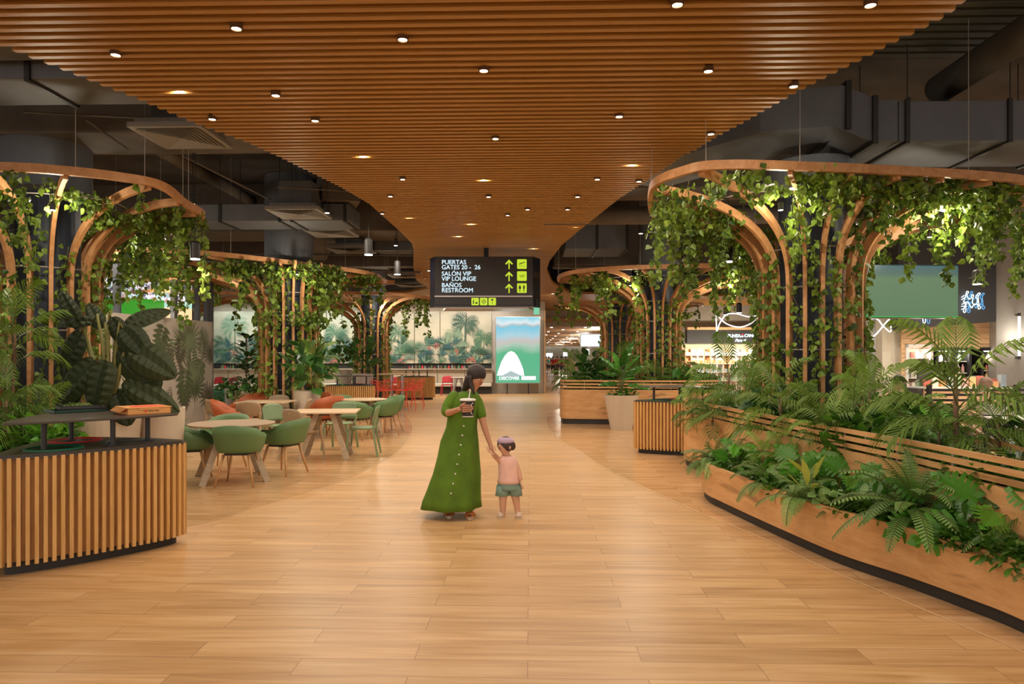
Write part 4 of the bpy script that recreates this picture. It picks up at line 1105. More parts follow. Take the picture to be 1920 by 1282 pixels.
sidechair('sage green side chair at the left side of the pale rectangular table', W(528, 11.7), -pi/2-.5, M_gplastic2)
T3 = W(500, 13.5); table_rect('pale rectangular table in front of the tan sofa', T3, .95, .85, .75, M_lightwood, M_greige, 0)
sidechair('beige side chair with its back to the camera at the table before the sofa', W(472, 12.75), .1, M_bplastic)
sidechair('beige side chair between the sofa and its table, facing the camera', W(516, 14.35), pi, M_bplastic)
sidechair('beige side chair at the right of the table before the sofa', W(556, 13.3), pi/2+.1, M_bplastic)
sidechair('beige side chair at the far left beside the printed partition', W(415, 13.3), -pi/2+.8, M_bplastic)
lounge = dict(R0=.33, back=.44, arm=.25, depth=.31, zs=.36)
armchair('terracotta armchair tilted towards the table left of the sofa, side view', W(437, 12.7), -1.3, M_terra, M_leg, **lounge)
armchair('terracotta armchair with tall back in front of the tan sofa, left', W(466, 14.6), 2.9, M_terra, M_leg, **lounge)
armchair('terracotta armchair right of the tan sofa, left one of the pair', W(585, 14.9), 2.5, M_terra, M_leg, **lounge)
armchair('terracotta armchair right of the tan sofa, nearer one of the pair', W(607, 14.0), .9, M_terra, M_leg, **lounge)
T4 = W(680, 14.2); table_round('round pale table with four green armchairs near the red stools', T4, .98, .75, M_lightwood, M_greige, .4)
armchair(ga+'with its back to the aisle at the far round table', W(718, 14.15), 1.0, M_gplastic, M_leg, **green)
armchair(ga+'behind the far round table on its right', W(728, 15.1), 2.3, M_gplastic, M_leg, **green)
armchair(ga+'behind the far round table on its left', W(640, 15.1), -2.7, M_gplastic, M_leg, **green)
armchair(ga+'in front of the far round table', W(668, 13.5), -.2, M_gplastic, M_leg, **green)
# sofa
t = thing('sofa', 'tan bench sofa with loose back cushions in front of the middle left tree', 'sofa', W(512, 15.0), YAW)
mb = MB(); mb.box((0, 0, .2), (1.95, .75, .38)); mb.box((0, .36, .45), (1.95, .12, .6)); obj('base', mb, M_cushion, t, bevel=.03)
mb = MB(); mb.box((0, -.03, .43), (1.9, .68, .10)); obj('seat_cushion', mb, M_cushion, t, bevel=.035)
for i, x in enumerate((-.62, 0, .62)):
    mb = MB(); vs = []; n = 8; 
    for sgn in (1, -1):
        for j in range(n+1):
            for k in range(n+1):
                u, v = -1+2*j/n, -1+2*k/n; b = .075*(1-u**4)*(1-v**4)*sgn; pin = 1-.06*(1-u*u)*(1 if abs(v) > .9 else 0)
                vs.append((u*.31*(1-.05*(1-v*v)), b+v*.04, v*.20*(1-.07*(1-u*u))))
    S = (n+1)**2; fs = []
    for q in (0, 1):
        for j in range(n):
            for k in range(n):
                a = q*S+j*(n+1)+k; f = (a, a+1, a+n+2, a+n+1); fs.append(f if q else f[::-1])
    mb.add(vs, fs)
    tag(obj('cushion', mb, M_cushion, loc=W(512, 15.0)+RIGHT*x+FWD*.2+V((0, 0, .675)), rz=YAW, smooth=True), 'puffy tan back cushion on the sofa, %s' % ('left one', 'middle one', 'right one')[i], 'cushion')
# far-left dining seen through the glass
for i, (px, d) in enumerate([(428, 19.5), (405, 21.5), (455, 24)]):
    table_round('white round table in the room behind the printed partition', W(px, d), .9, .75, M_white, M_white)['group'] = 'white tables behind the partition'
for i, (px, d, rz) in enumerate([(413, 18.4, .3), (434, 18.7, -.2), (400, 20, 1)]):
    armchair(['deep green shell chair behind the partition edge, left one', 'deep green shell chair behind the partition edge, right one', 'green shell chair farther behind the partition edge'][i], W(px, d), rz, matof('teal_green_plastic%d' % i, (.02, .13, .07), .4), M_steel, **green)
# tub chairs against the banquette: crimson
CH = None
for i, (px, d, rz) in enumerate([(838, 29.3, pi), (880, 29.3, pi), (735, 28.0, 2.6), (722, 27.6, 2.9), (408, 28, pi), (430, 27, 2.8)]):
    sidechair('crimson side chair %s' % ['standing alone before the banquette wall', 'half hidden behind the walking woman', 'behind the red wire stools, right one', 'behind the red wire stools, left one', 'far left before the banquette, left one', 'far left before the banquette, right one'][i], W(px, d), rz, M_red2, perf=False)
table_round('small pale table between the two crimson chairs at the banquette', W(860, 29.6), .7, .75, M_white, M_steel)
# red wire counter stools
def wire_stool(label, loc, rz):
    t = thing('wire_stool', label, 'stool', loc, rz, 'red wire stools')
    R0, D0, zs = .24, .23, .62; mb = MB()
    def rim(a):
        c = cos(a); return .28 if c > .5 else .28*max(0, (c+.6)/1.1)**.8+.02
    def pt(a, t):
        sx, sy = sin(a), -cos(a); q = (abs(sx)**2.6+abs(sy)**2.6)**(-1/2.6)
        if t < .5: r, z = t/.5*.85, zs
        else:
            k = (t-.5)/.5; r = .85+.2*k; z = zs+rim(a)*k**1.3
        return (sx*q*R0*r, sy*q*D0*r, z)
    for i in range(20): mb.tube([pt(2*pi*i/20, u/7) for u in range(8)], .0042, 4)
    for u in (3, 4, 5, 6, 7): mb.tube([pt(2*pi*i/24, u/7) for i in range(24)], .0042 if u < 7 else .009, 5, closed=True)
    obj('wire_shell', mb, M_red, t)
    for a in (-1, 1):
        for b in (-1, 1):
            mb = MB(); mb.tube([(a*.13, b*.12, zs), (a*.23, b*.22, 0)], .0085, 6); obj('leg', mb, M_red, t)
    mb = MB(); z = .22; k = .13+(.10)*(1-z/zs); mb.tube([(k, k, z), (-k, k, z), (-k, -k, z), (k, -k, z)], .007, 6, closed=True); obj('foot_ring', mb, M_red, t)
    return t
w0 = wire_stool('red wire stool at the tall table, nearest the aisle', W(775, 20.7), 1.2)
for px, d, rz, lab in [(752, 20.5, .2, 'red wire stool at the tall table, second from the aisle'), (722, 20.4, -.3, 'red wire stool in front of the tall table, left'), (712, 21.3, -1.3, 'red wire stool at the left end of the tall table'), (762, 22.2, 2.6, 'red wire stool behind the tall table, right'), (735, 22.2, 3.1, 'red wire stool behind the tall table, middle'), (783, 22.6, 1.7, 'red wire stool behind the others beside the far counter')]:
    dup(w0, W(px, d), rz, lab, 'red wire stools')
t = thing('high_table', 'tall pale table on two steel columns among the red stools', 'table', W(742, 21.4), YAW)
mb = MB(); mb.box((0, 0, 1.085), (1.1, .6, .03)); obj('tabletop', mb, M_lightwood, t, bevel=.01)
for x in (-.12, .2):
    mb = MB(); mb.cyl((x, 0, .02), (x, 0, 1.07), .045, n=16); mb.cyl((x, 0, 0), (x, 0, .02), .2, n=24); obj('leg', mb, M_steel, t, smooth=False)

# waste / tray stations ------------------------------------------------
def station(label, loc, rz, s=1.0, bins=True, nslat=72):
    t = thing('tray_return_station', label, 'counter', loc, rz); t.scale = (s, s, 1)
    tri = [(-.63, -.42), (0, -.50), (.62, -.42), (.62, -.14), (.28, .42), (0, .66), (-.28, .42), (-.62, -.14)]
    out = [(p.x, p.y) for p in catmull([V((a, b, 0)) for a, b in tri], 12, True)]
    n = len(out)
    def off(poly, k):
        r = []
        for i in range(len(poly)):
            tt = (V(poly[(i+1) % len(poly)])-V(poly[i-1])).normalized(); r.append((poly[i][0]-tt.y*k, poly[i][1]+tt.x*k))
        return r
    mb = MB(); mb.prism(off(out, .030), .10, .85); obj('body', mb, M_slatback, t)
    mb = MB(); mb.prism(off(out, .075), 0, .10); obj('plinth', mb, M_kick, t)
    L = [0]
    for i in range(n): L.append(L[-1]+(V(out[(i+1) % n])-V(out[i])).length)
    mb = MB()
    for k in range(nslat):
        q = L[-1]*(k+.5)/nslat; i = max(j for j in range(n) if L[j] <= q); f = (q-L[i])/(L[i+1]-L[i]); a, b = V(out[i]), V(out[(i+1) % n]); p = a.lerp(b, f); tt = (b-a).normalized()
        mb.box((p.x-tt.y*.012, p.y+tt.x*.012, .47), (.026, .036, .79), atan2(tt.y, tt.x))
    o = obj('slat_cladding', mb, M_slat, t)
    mb = MB(); mb.prism(off(out, -.002), .855, .872); mb.prism(off(out, .025), .872, .885); obj('worktop', mb, M_top, t)
    mb = MB(); mb.prism(off(out, .06), 1.10, 1.118); obj('shelf', mb, M_top, t, bevel=.004)
    for x, y in ((-.36, -.30), (.10, -.36), (-.02, .30), (.42, -.20)):
        mb = MB(); mb.cyl((x, y, .885), (x, y, 1.10), .020, n=16); mb.cyl((x, y, .885), (x, y, .895), .034, n=16); obj('post', mb, M_black, t, smooth=False)
    if bins:
        for nm, m, (x, y) in (('bin', M_bingreen, (-.27, -.20)), ('bin', M_binred, (0, .27)), ('bin', M_black, (.30, -.13))):
            mb = MB(); mb.lathe([(.205, .885), (.205, .895), (.185, .895), (.17, .887), (.16, .886), (0.01, .886)], (x, y, 0), 40, 0, 1, .9)
            mb.lathe([(.135, .8865), (0.01, .8868)], (x, y, 0), 30, 1, 1, .9); 
            b = obj('waste_bin', mb, [m, M_black], t); b['label'] = {'bin_green': 'green bin rim', 'bin_red': 'red bin rim'}.get(m.name, 'black bin rim')
    return t
# near-left station: corner positions measured on the floor
ctr = C2(-3.56, 5.78)
ST = station('slat-clad tray station with a raised shelf, in the left foreground', ctr, radians(47)+YAW, 1.0)
station('slat-clad tray station at right between the beige pot and the tall planter', W(1272, 11.75), radians(-20), 1.0, nslat=70)
station('slat-clad tray station in the middle left dining area, behind the green chairs', W(662, 18.4), 0, .95)
station('slat-clad tray station behind the red stools at the banquette', W(778, 26.6), .3, 1.05)
# things on the near station
z0 = 1.119
def sheet(name, c, w, d, h, rz, mat, label, cat, rim=.012):
    mb = MB(); mb.box((0, 0, .004), (w, d, .008)); 
    for a in (-1, 1): mb.box((a*(w/2-rim/2), 0, h/2), (rim, d, h)); mb.box((0, a*(d/2-rim/2), h/2), (w, rim, h))
    return tag(obj(name, mb, mat, loc=c, rz=rz), label, cat)
tr = WY(142, 766, 6.18); sheet('tray', V((tr.x, tr.y, z0)), .42, .30, .022, .9, M_traygreen, 'dark green serving tray on the shelf of the near counter', 'tray')
sheet('tray', V((tr.x+.03, tr.y+.03, z0+.023)), .36, .27, .02, .75, M_black, 'black serving tray stacked on the green tray', 'tray')
c = C2(-3.20, 6.02); t = thing('pizza_box', 'orange cardboard pizza box lying on the shelf of the near counter', 'pizza box', (c.x, c.y, z0), radians(44)+YAW)
S = .34; h = .052
mb = MB(); mb.box((0, 0, .002), (S, S, .004), 0, 0)
for a in (-1, 1): mb.box((a*(S/2-.002), 0, h/2), (.004, S, h)); mb.box((0, a*(S/2-.002), h/2), (S, .004, h), 0, 0)
obj('tray_base', mb, M_card, t)
mb = MB(); mb.box((0, 0, h+.004), (S+.012, S+.012, .005)); mb.box((0, -S/2-.004, h-.012+.005), (S*.5, .004, .014)); mb.add([(-S/2-.006, -S/2-.006, h+.004), (-S/2-.006, S/2, h+.004), (-S/2-.055, S/2-.02, h-.028), (-S/2-.055, -S/2+.02, h-.028)], [(0, 1, 2, 3), (3, 2, 1, 0)])
obj('lid', mb, M_card, t)
mb = MB(); mb.prism([(-.13, -.12), (.15, -.13), (.14, .13), (-.02, .15), (-.10, .05)], h+.0067, h+.0075); obj('red_print', mb, M_cardred, t)
mb = MB(); mb.cyl((-.03, -S/2-.0005, .026), (-.03, -S/2-.0015, .026), .012, n=20); mb.prism([(-.05, -.1), (.03, -.11), (.0, -.05)], h+.0068, h+.0076); obj('round_logo', mb, M_cardred, t)
text('Pizza Hut', .022, (-.012, -S/2-.001, .019), M_black, t, 0, .0003, shear=.3)
# ================================================================== SIGN
sgc = W(907.5, 15.75); D0 = 15.75; mpp = D0/F
t = thing('hanging_sign', 'black airport direction sign with white and yellow-green symbols hanging from the slatted ceiling', 'sign', (sgc.x, sgc.y, 0), YAW)
M_signblk = plain('sign_black', (.022, .020, .021), .35); M_signside = plain('sign_side', (.010, .012, .022), .25)
M_txt = emit('sign_text_white', (.62, .80, .92), .9); M_lime = emit('sign_lime', (.55, .72, .03), .75); M_line = plain('sign_line', (.55, .53, .6), .4)
zt, zb_ = EYE+189*mpp, EYE+95*mpp; hw = 93.5*mpp
fl_, fr_ = -93*mpp, 92*mpp; bl, br_ = -(102.5)*mpp*1.02, (104.5)*mpp*1.02
mb = MB(); mb.prism([(fl_, 0), (fr_, 0), (br_, .35), (bl, .35)], zb_, zt); obj('housing', mb, M_signside, t)
mb = MB(); mb.box(((fl_+fr_)/2, -.01, (zb_+zt)/2+.02), (fr_-fl_-.02, .02, zt-zb_-.06)); obj('screen', mb, M_signblk, t)
mb = MB(); mb.prism([(fl_+.25, .05), (fr_-.1, .05), (br_-.1, .9), (bl+.25, .9)], zb_-.04, zb_); obj('bottom_panel', mb, plain('brushed_bottom', (.40, .33, .28), .25, metal=.6), t)
mb = MB(); mb.box((.04, .3, (zt+ZC+.1)/2), (.11, .11, ZC+.1-zt)); obj('hanging_post', mb, M_signside, t)
def sx(px): return (px-907.5)*mpp
def sz(py): return EYE+(HZ-py)*mpp
for s_, px, py in (('PUERTAS', 828, 495.5), ('GATES 20 -  26', 828, 505), ('SALÓN VIP', 828, 517), ('VIP LOUNGE', 828, 526.5), ('BAÑOS', 828, 538.5), ('RESTROOM', 828, 548)):
    text(s_, .138, (sx(px), -.024, sz(py)), M_txt, t, 0, .002, .0018, space=1.0)
mb = MB(); mb.box((sx(906.5), -.024, sz(555.5)), (183*mpp, .008, 2.4*mpp)); obj('divider_line', mb, M_line, t)
def P2(pts, cx, cz, s, y=-.0245, th=.004):
    m = MB(); n = len(pts); A = sum(pts[i][0]*pts[(i+1) % n][1]-pts[(i+1) % n][0]*pts[i][1] for i in range(n))
    if A < 0: pts = pts[::-1]
    m.add([(cx+a*s, y, cz+b*s) for a, b in pts], [tuple(range(n))]); return m
def merge(a, b): a.add(b.v, b.f, 0); return a
AR = [(-.13, -1), (.13, -1), (.13, .38), (.60, -.10), (.82, .12), (0, .98), (-.82, .12), (-.60, -.10), (-.13, .38)]
def rsq(w, h, r=.18):
    o = []
    for cx, cy, a0 in ((w-r, h-r, 0), (-w+r, h-r, 90), (-w+r, -h+r, 180), (w-r, -h+r, 270)):
        for k in range(4): a = radians(a0+30*k); o.append((cx+r*cos(a), cy+r*sin(a)))
    return o
for i, py in enumerate((495.5, 518, 540.5)):
    obj('arrow', P2(AR, sx(954.5), sz(py), 9*mpp), M_lime, t)
    sq = obj('pictogram_tile', P2(rsq(1, 1), sx(978.5), sz(py-.3), 9*mpp), M_lime, t)
    cx, cz = sx(978.5), sz(py-.3); u = 9*mpp
    if i == 0:
        m = P2([(-.65, -.05), (-.5, -.12), (-.2, .02), (.55, .32), (.72, .42), (.62, .50), (.45, .46), (-.15, .20), (-.45, .28), (-.55, .22), (-.3, .1), (-.5, .05)], cx, cz, u, -.026)
        merge(m, P2([(-.7, -.42), (.7, -.42), (.7, -.36), (-.7, -.36)], cx, cz, u, -.026)); obj('plane_symbol', m, M_signblk, sq)
    if i == 1: text('VIP', .085, (cx, -.0262, cz-.03), M_signblk, sq, 0, .0005, 0, 'CENTER')
    if i == 2:
        m = MB()
        for dx, sk in ((-.42, 1), (.42, 0)):
            merge(m, P2([(dx+.11*cos(a*pi/5), .62+.11*sin(a*pi/5)) for a in range(10)], cx, cz, u, -.026))
            merge(m, P2([(dx-.2, .45), (dx+.2, .45), (dx+(.26 if sk else .17), -.15), (dx+.08, -.15), (dx+.08, -.75), (dx-.08, -.75), (dx-.08, -.15), (dx-(.26 if sk else .17), -.15)], cx, cz, u, -.026))
        obj('restroom_symbol', m, M_signblk, sq)
for i, px in enumerate((891, 907, 923)):
    sq = obj('pictogram_tile', P2(rsq(1, 1), sx(px), sz(565.3), 7*mpp), M_lime, t); cx, cz, u = sx(px), sz(565.3), 7*mpp
    if i == 0: m = P2([(-.6, -.6), (-.3, -.6), (-.3, .1), (-.38, .25), (-.38, .6), (-.52, .6), (-.52, .25), (-.6, .1)], cx, cz, u, -.026); merge(m, P2([(.05, -.6), (.1, -.25), (.35, -.1), (.6, -.25), (.65, -.6)], cx, cz, u, -.026))
    elif i == 1:
        m = MB()
        for a in range(4):
            b = a*pi/2; merge(m, P2([(.45*cos(b)+.16*cos(k*pi/4), .45*sin(b)+.16*sin(k*pi/4)) for k in range(8)], cx, cz, u, -.026))
            b += pi/4; merge(m, P2([(.1*cos(b)-.05*sin(b), .1*sin(b)+.05*cos(b)), (.6*cos(b)-.05*sin(b), .6*sin(b)+.05*cos(b)), (.6*cos(b)+.05*sin(b), .6*sin(b)-.05*cos(b)), (.1*cos(b)+.05*sin(b), .1*sin(b)-.05*cos(b))], cx, cz, u, -.026))
    else: m = P2([(-.45, .65), (.45, .65), (.05, .15), (.05, -.5), (.25, -.62), (-.25, -.62), (-.05, -.5), (-.05, .15)], cx, cz, u, -.026)
    obj('symbol', m, M_signblk, sq)
# small green exit light and spots beside it
t = thing('exit_light', 'small pale green light box under the right corner of the hanging sign', 'light', WY(1006, 583, 15.85), YAW)
mb = MB(); mb.box((0, 0, 0), (.13, .10, .15)); obj('case', mb, emit('mint_light', (.25, .80, .50), .55), t, bevel=.01)
mb = MB(); mb.cyl((0, .0, .07), (0, 0, .28), .012, n=8); obj('bracket', mb, M_black, t)

# ================================================================== MURAL (printed panels)
def leaf2(mb, x, z, a, L, w, mi, y):
    c, s = cos(a), sin(a); pts = []
    for t_, k in ((0, 0), (.2, .8), (.5, 1), (.8, .6), (1, 0), (.8, -.6), (.5, -1), (.2, -.8)):
        u, v = t_*L, k*w/2; pts.append((x+u*c-v*s, y, z+u*s+v*c))
    mb.add(pts, [tuple(range(8))], mi)
def palmfrond2(mb, x, z, a, L, mi, y, n=12, curve=-1.0, w=.30):
    px, pz, b = x, z, a
    for i in range(n):
        nx, nz = px+cos(b)*L/n, pz+sin(b)*L/n; t_ = i/n; l = w*L*sin(pi*(.15+.8*t_))
        for sg in (-1, 1): leaf2(mb, px, pz, b+sg*1.0-.25, l*1.3, l*.20, mi, y)
        b += curve/n*(1 if cos(a) > 0 else -1); px, pz = nx, nz
def art(name, x0, x1, z0, z1, frame_loc, rz, palette, bg, label, cat, seams, palms, bushes, seed, parent=None, flowers=None, depth=.05, density=1.0):
    Rr = random.Random(seed)
    t = thing(name, label, cat, frame_loc, rz)
    n = len(seams)-1
    for i in range(n):
        mb = MB(); mb.box(((seams[i]+seams[i+1])/2, depth/2, (z0+z1)/2), (seams[i+1]-seams[i]-.03, depth, z1-z0)); obj('panel', mb, bg, t)
    mb = MB(); y = -.002
    def clip(vs): return [(min(x1, max(x0, v[0])), v[1], min(z1, max(z0, v[2]))) for v in vs]
    for (x, z, h, kd) in palms:
        y -= .0004; 
        for k in range(5): mb.add([(x-.035*h/2+.05*sin(k*.4), y, z+h*k/5), (x+.035*h/2+.05*sin(k*.4), y, z+h*k/5), (x+.03*h/2+.05*sin((k+1)*.4), y, z+h*(k+1)/5), (x-.03*h/2+.05*sin((k+1)*.4), y, z+h*(k+1)/5)], [(0, 1, 2, 3)], kd)
        for a in range(9): y -= .0002; palmfrond2(mb, x+.05*sin(2), z+h, -.35+a*(pi+.7)/8+Rr.uniform(-.1, .1), h*.48, kd, y, 10, -1.5)
    for i in range(int(bushes*density)):
        x = Rr.uniform(x0+.1, x1-.1); q = Rr.random(); z = z0+(z1-z0)*.38*q*q; mi = Rr.randrange(len(palette)-1 if flowers else len(palette)); y -= .0002; kind = Rr.random()
        if kind < .45:
            for k in range(7): leaf2(mb, x, z, pi/2+Rr.uniform(-1.2, 1.2), Rr.uniform(.22, .50), Rr.uniform(.035, .085), mi, y-.00002*k)
        elif kind < .75: palmfrond2(mb, x, z, pi/2+Rr.uniform(-1, 1), Rr.uniform(.35, .75), mi, y, 11, -1)
        else:
            for k in range(9): leaf2(mb, x, z+.2, k*pi/8, .32, .05, mi, y)
    if flowers:
        for x, z, s in flowers:
            y -= .0003
            for k in range(9): leaf2(mb, x+Rr.uniform(-.1, .1)*s, z+Rr.uniform(-.1, .1)*s, Rr.uniform(0, 6.3), .15*s, .05*s, len(palette)-1, y-.00003*k)
    mb.v = [(min(x1, max(x0, v[0])), v[1], min(z1, max(z0, v[2]))) for v in mb.v]
    obj('leaf_print', mb, palette, t)
    return t
bgm, nt, b = newmat('mural_background'); setp(b, rough=.45)
nt.links.new(ramp(nt, noise(nt, coords(nt, (.5, .5, .8)), 1.2, 5, .6), [(.3, (.34, .36, .27)), (.5, (.50, .47, .36)), (.7, (.60, .55, .43))]), b.inputs['Base Color'])
mg = [plain('mural_green_%s' % n, c, .5) for n, c in (('teal', (.035, .115, .095)), ('deep', (.025, .085, .055)), ('mid', (.07, .17, .10)), ('pale', (.19, .29, .19)), ('grey', (.16, .24, .19)), ('blue', (.03, .10, .11)))]
mflower = plain('mural_flower_red', (.40, .13, .11), .5)
DM = 31.15; mo = W(960, DM-.12); 
def mx(px): return (px-960)/F*(DM-.12)
sm_ = [mx(p) for p in (330, 400, 441, 489, 540, 585, 612, 680, 729, 777, 825, 874, 922)]
z0m, z1m = EYE-11*DM/F, EYE+86*DM/F
art('mural', sm_[0], sm_[-1], z0m, z1m, (mo.x, mo.y, 0), YAW, mg+[mflower], bgm, 'wide tropical palm mural of tall panels along the back wall', 'mural', sm_,
    [(mx(438), z0m+.1, 1.5, 3), (mx(500), z0m, 1.2, 4), (mx(628), z0m, 1.3, 2), (mx(745), z0m+.2, 1.15, 2), (mx(762), z0m, .8, 3), (mx(870), z0m+.3, 1.45, 1), (mx(905), z0m, 1.1, 2), (mx(848), z0m+.2, 1.0, 3), (mx(803), z0m+.5, .55, 2), (mx(560), z0m, 1.2, 3), (mx(358), z0m, 1.4, 4)], 260, 5, None,
    [(mx(752), z0m+.15, 1.0), (mx(732), z0m+.55, .6), (mx(818), z0m+.75, .9), (mx(857), z0m+.5, .8), (mx(884), z0m+.12, 1.3), (mx(626), z0m+.15, 1.2), (mx(806), z0m+.65, .6), (mx(440), z0m+.5, .7), (mx(470), z0m+.3, .6)])
# serving gap, dark strip and items under the mural
wallbox('wall_recess', 330, 922, DM-.02, EYE-22*DM/F, z0m, plain('dark_recess', (.03, .035, .03), .6), .03)
for i in range(26):
    px = [415, 418, 422, 427, 432, 437][i] if i < 6 else 765+ (i-6)*6.2+ (R.random()*3)
    if px > 905: continue
    hgt = R.uniform(.12, .22); p = W(px, DM-.30, EYE-22*DM/F)
    mb = MB(); r_ = R.uniform(.03, .06); mb.lathe([(r_, 0), (r_, hgt*.6), (r_*.4, hgt*.75), (r_*.4, hgt)], n=10)
    tag(obj('bottle', mb, [M_trunk, M_gplastic, M_red2, M_white2][i % 4], loc=p), 'small bottle standing on the ledge under the mural', 'bottle', 'bottles on the banquette ledge')
mb = MB(); a, b = W(330, DM-.35), W(922, DM-.35); cc = (a+b)/2
t = thing('banquette', 'long beige banquette of upright panels under the mural', 'bench', (cc.x, cc.y, 0), YAW)
Lb = (b-a).length; zl = EYE-22*DM/F
pan = [mx(p) for p in (330, 380, 430, 480, 530, 580, 630, 680, 729, 777, 819, 870, 922)]
xo = (mx(330)+mx(922))/2
for i in range(len(pan)-1):
    mb = MB(); mb.box(((pan[i]+pan[i+1])/2-xo, 0, (zl+.45)/2+.03), (pan[i+1]-pan[i]-.02, .12, zl-.45)); obj('back_panel', mb, M_bq if False else M_beige, t, bevel=.01)
mb = MB(); mb.box((0, -.28, .40), (Lb, .5, .14)); obj('seat_cushion', mb, M_cream, t, bevel=.02)
mb = MB(); mb.box((0, -.2, .17), (Lb, .36, .33)); obj('plinth', mb, M_kick, t)
mb = MB(); mb.box((0, .0, zl+.01), (Lb, .5, .02)); obj('ledge', mb, M_beige, t)

# kiosk light box --------------------------------------------------------
kd = 30.4; k0 = W(971, kd); t = thing('advertising_light_box', 'tall lit advertising screen with a white dome on green, on two legs', 'screen', (k0.x, k0.y, 0), YAW)
km = kd/F; kw = 41*km
kz0, kz1 = EYE-47.5*km, EYE+75.5*km
mb = MB(); mb.box((0, .06, (kz0+kz1)/2), (2*kw+.06, .12, kz1-kz0+.06)); obj('frame', mb, M_steel, t)
im, nt, b = newmat('poster_light'); setp(b, color=(.02, .02, .02), rough=.3, es=.66)
geo = nt.nodes.new('ShaderNodeTexCoord'); sp = nt.nodes.new('ShaderNodeSeparateXYZ'); nt.links.new(geo.outputs['Object'], sp.inputs[0])
mr = nt.nodes.new('ShaderNodeMapRange'); mr.inputs[1].default_value = kz0; mr.inputs[2].default_value = kz1; nt.links.new(sp.outputs[2], mr.inputs[0])
wob = noise(nt, coords(nt, (.7, 1, .5)), 1.4, 3, .5); ad = nt.nodes.new('ShaderNodeMath'); ad.operation = 'MULTIPLY_ADD'; ad.inputs[1].default_value = .25; nt.links.new(wob, ad.inputs[0]); 
sb = nt.nodes.new('ShaderNodeMath'); sb.operation = 'SUBTRACT'; sb.inputs[1].default_value = .125; nt.links.new(mr.outputs[0], sb.inputs[0]); nt.links.new(sb.outputs[0], ad.inputs[2])
col = ramp(nt, ad.outputs[0], [(0, (.10, .50, .28)), (.45, (.09, .50, .26)), (.56, (.45, .62, .50)), (.62, (.62, .55, .52)), (.72, (.42, .68, .78)), (.86, (.16, .60, .80)), (.89, (.45, .55, .58)), (.93, (.75, .86, .92)), (1, (.25, .70, .86))])
nt.links.new(col, b.inputs['Emission Color'])
mb = MB(); mb.box((0, -.005, (kz0+kz1)/2), (2*kw, .01, kz1-kz0)); obj('screen', mb, im, t)
def kx(px): return (px-971)*km
def kz(py): return EYE-(py-HZ)*km
dome = [(kx(px), kz(py)) for px, py in [(931.5, 704), (934, 695), (940, 678), (947, 666), (953, 660), (958, 658), (964, 660), (970, 667), (976, 679), (981, 692), (983, 704)]]
mb = MB(); mb.add([(x, -.012, z) for x, z in dome], [tuple(range(len(dome)))]); obj('dome_graphic', mb, emit('poster_white', (.92, .95, .97), 1.0), t)
mb = MB(); mb.add([(kx(x), -.015, kz(y)) for x, y in [(939, 705), (958, 695), (977, 704), (970, 708), (946, 708)]], [(0, 1, 2, 3, 4)]); obj('roof_graphic', mb, emit('poster_grey', (.38, .48, .50), .8), t)
mb = MB(); mb.add([(kx(x), -.008, kz(y)) for x, y in [(981, 676), (990, 684), (1005, 700), (1008, 717), (1003, 717), (992, 700)]], [(0, 1, 2, 3, 4, 5)]); obj('pink_graphic', mb, emit('poster_pink', (.75, .35, .40), .8), t)
text('DISCOVER', 8.2*km, (kx(935.5), -.018, kz(712)), M_txt2 if False else emit('poster_text', (1, 1, 1), 1.3), t, 0, .001, .004)
mb = MB(); mb.box((kx(991), -.016, kz(708.5)), (27*km, .004, 7*km)); obj('white_bar_graphic', mb, MATS['poster_white'], t)
for px in (951, 991):
    mb = MB(); mb.box((kx(px), .06, kz0/2), (.05, .06, kz0)); obj('leg', mb, M_black, t)

# ================================================================== PRINTED PARTITION + VIDEO WALL (left)
pa, pb = W(120, 11.2), W(398, 15.6); dv = pb-pa; Lp = dv.length; prz = atan2(dv.y, dv.x)
pbg = plain('partition_white', (.50, .44, .38), .55)
pg = [plain('print_%s' % n, c, .55) for n, c in (('grey_green', (.17, .21, .11)), ('olive', (.085, .11, .05)), ('sage', (.30, .33, .21)), ('brown_green', (.11, .10, .065)))]
Rp = random.Random(12); t = thing('printed_partition', 'free-standing white partition printed with grey-green palm and monstera leaves', 'partition', pa, prz)
HP = 2.40
mb = MB(); mb.box((Lp/2, .06, HP/2), (Lp, .12, HP)); obj('panel', mb, pbg, t)
mb = MB(); y = -.002
def fan(x, z, s, mi):
    global y
    y -= .0002
    for k in range(19):
        a = k*2*pi/19+.1; leaf2(mb, x, z, a, s*Rp.uniform(.8, 1.05)*(1 if sin(a) > -.6 else .7), s*.09, mi, y-.00001*k)
def mons2(x, z, s, mi, a0):
    global y
    y -= .0003
    for sg in (-1, 1):
        for k in range(7):
            u = (k-.6)*.13*s; bx, bz = x+cos(a0)*u, z+sin(a0)*u
            leaf2(mb, bx, bz, a0+sg*(1.35-.13*k), s*[.40, .50, .50, .45, .38, .28, .2][k], s*.135, mi, y-.00001*k)
def frd(x, z, s, mi, a0):
    global y
    y -= .0002; palmfrond2(mb, x, z, a0, s, mi, y, 10, .3, .30)
for i in range(46):
    x, z = .15+Lp*.97*((i*.618) % 1), Rp.uniform(.1, HP-.15); q = i % 3
    if q == 0: fan(x, z, Rp.uniform(.34, .52), Rp.randrange(4))
    elif q == 1: mons2(x, z, Rp.uniform(.45, .65), Rp.randrange(4), -pi/2+Rp.uniform(-.5, .5))
    else: frd(x, z, Rp.uniform(.5, .8), Rp.randrange(4), Rp.choice([-pi/2, pi/2])+Rp.uniform(-.5, .5))
fan(Lp*.80, HP-.42, .55, 0); mons2(Lp*.76, 1.25, .72, 1, -pi/2-.1)
mb.v = [(min(Lp, max(0, v[0])), v[1], min(HP, max(.02, v[2]))) for v in mb.v]
obj('leaf_print', mb, pg, t)
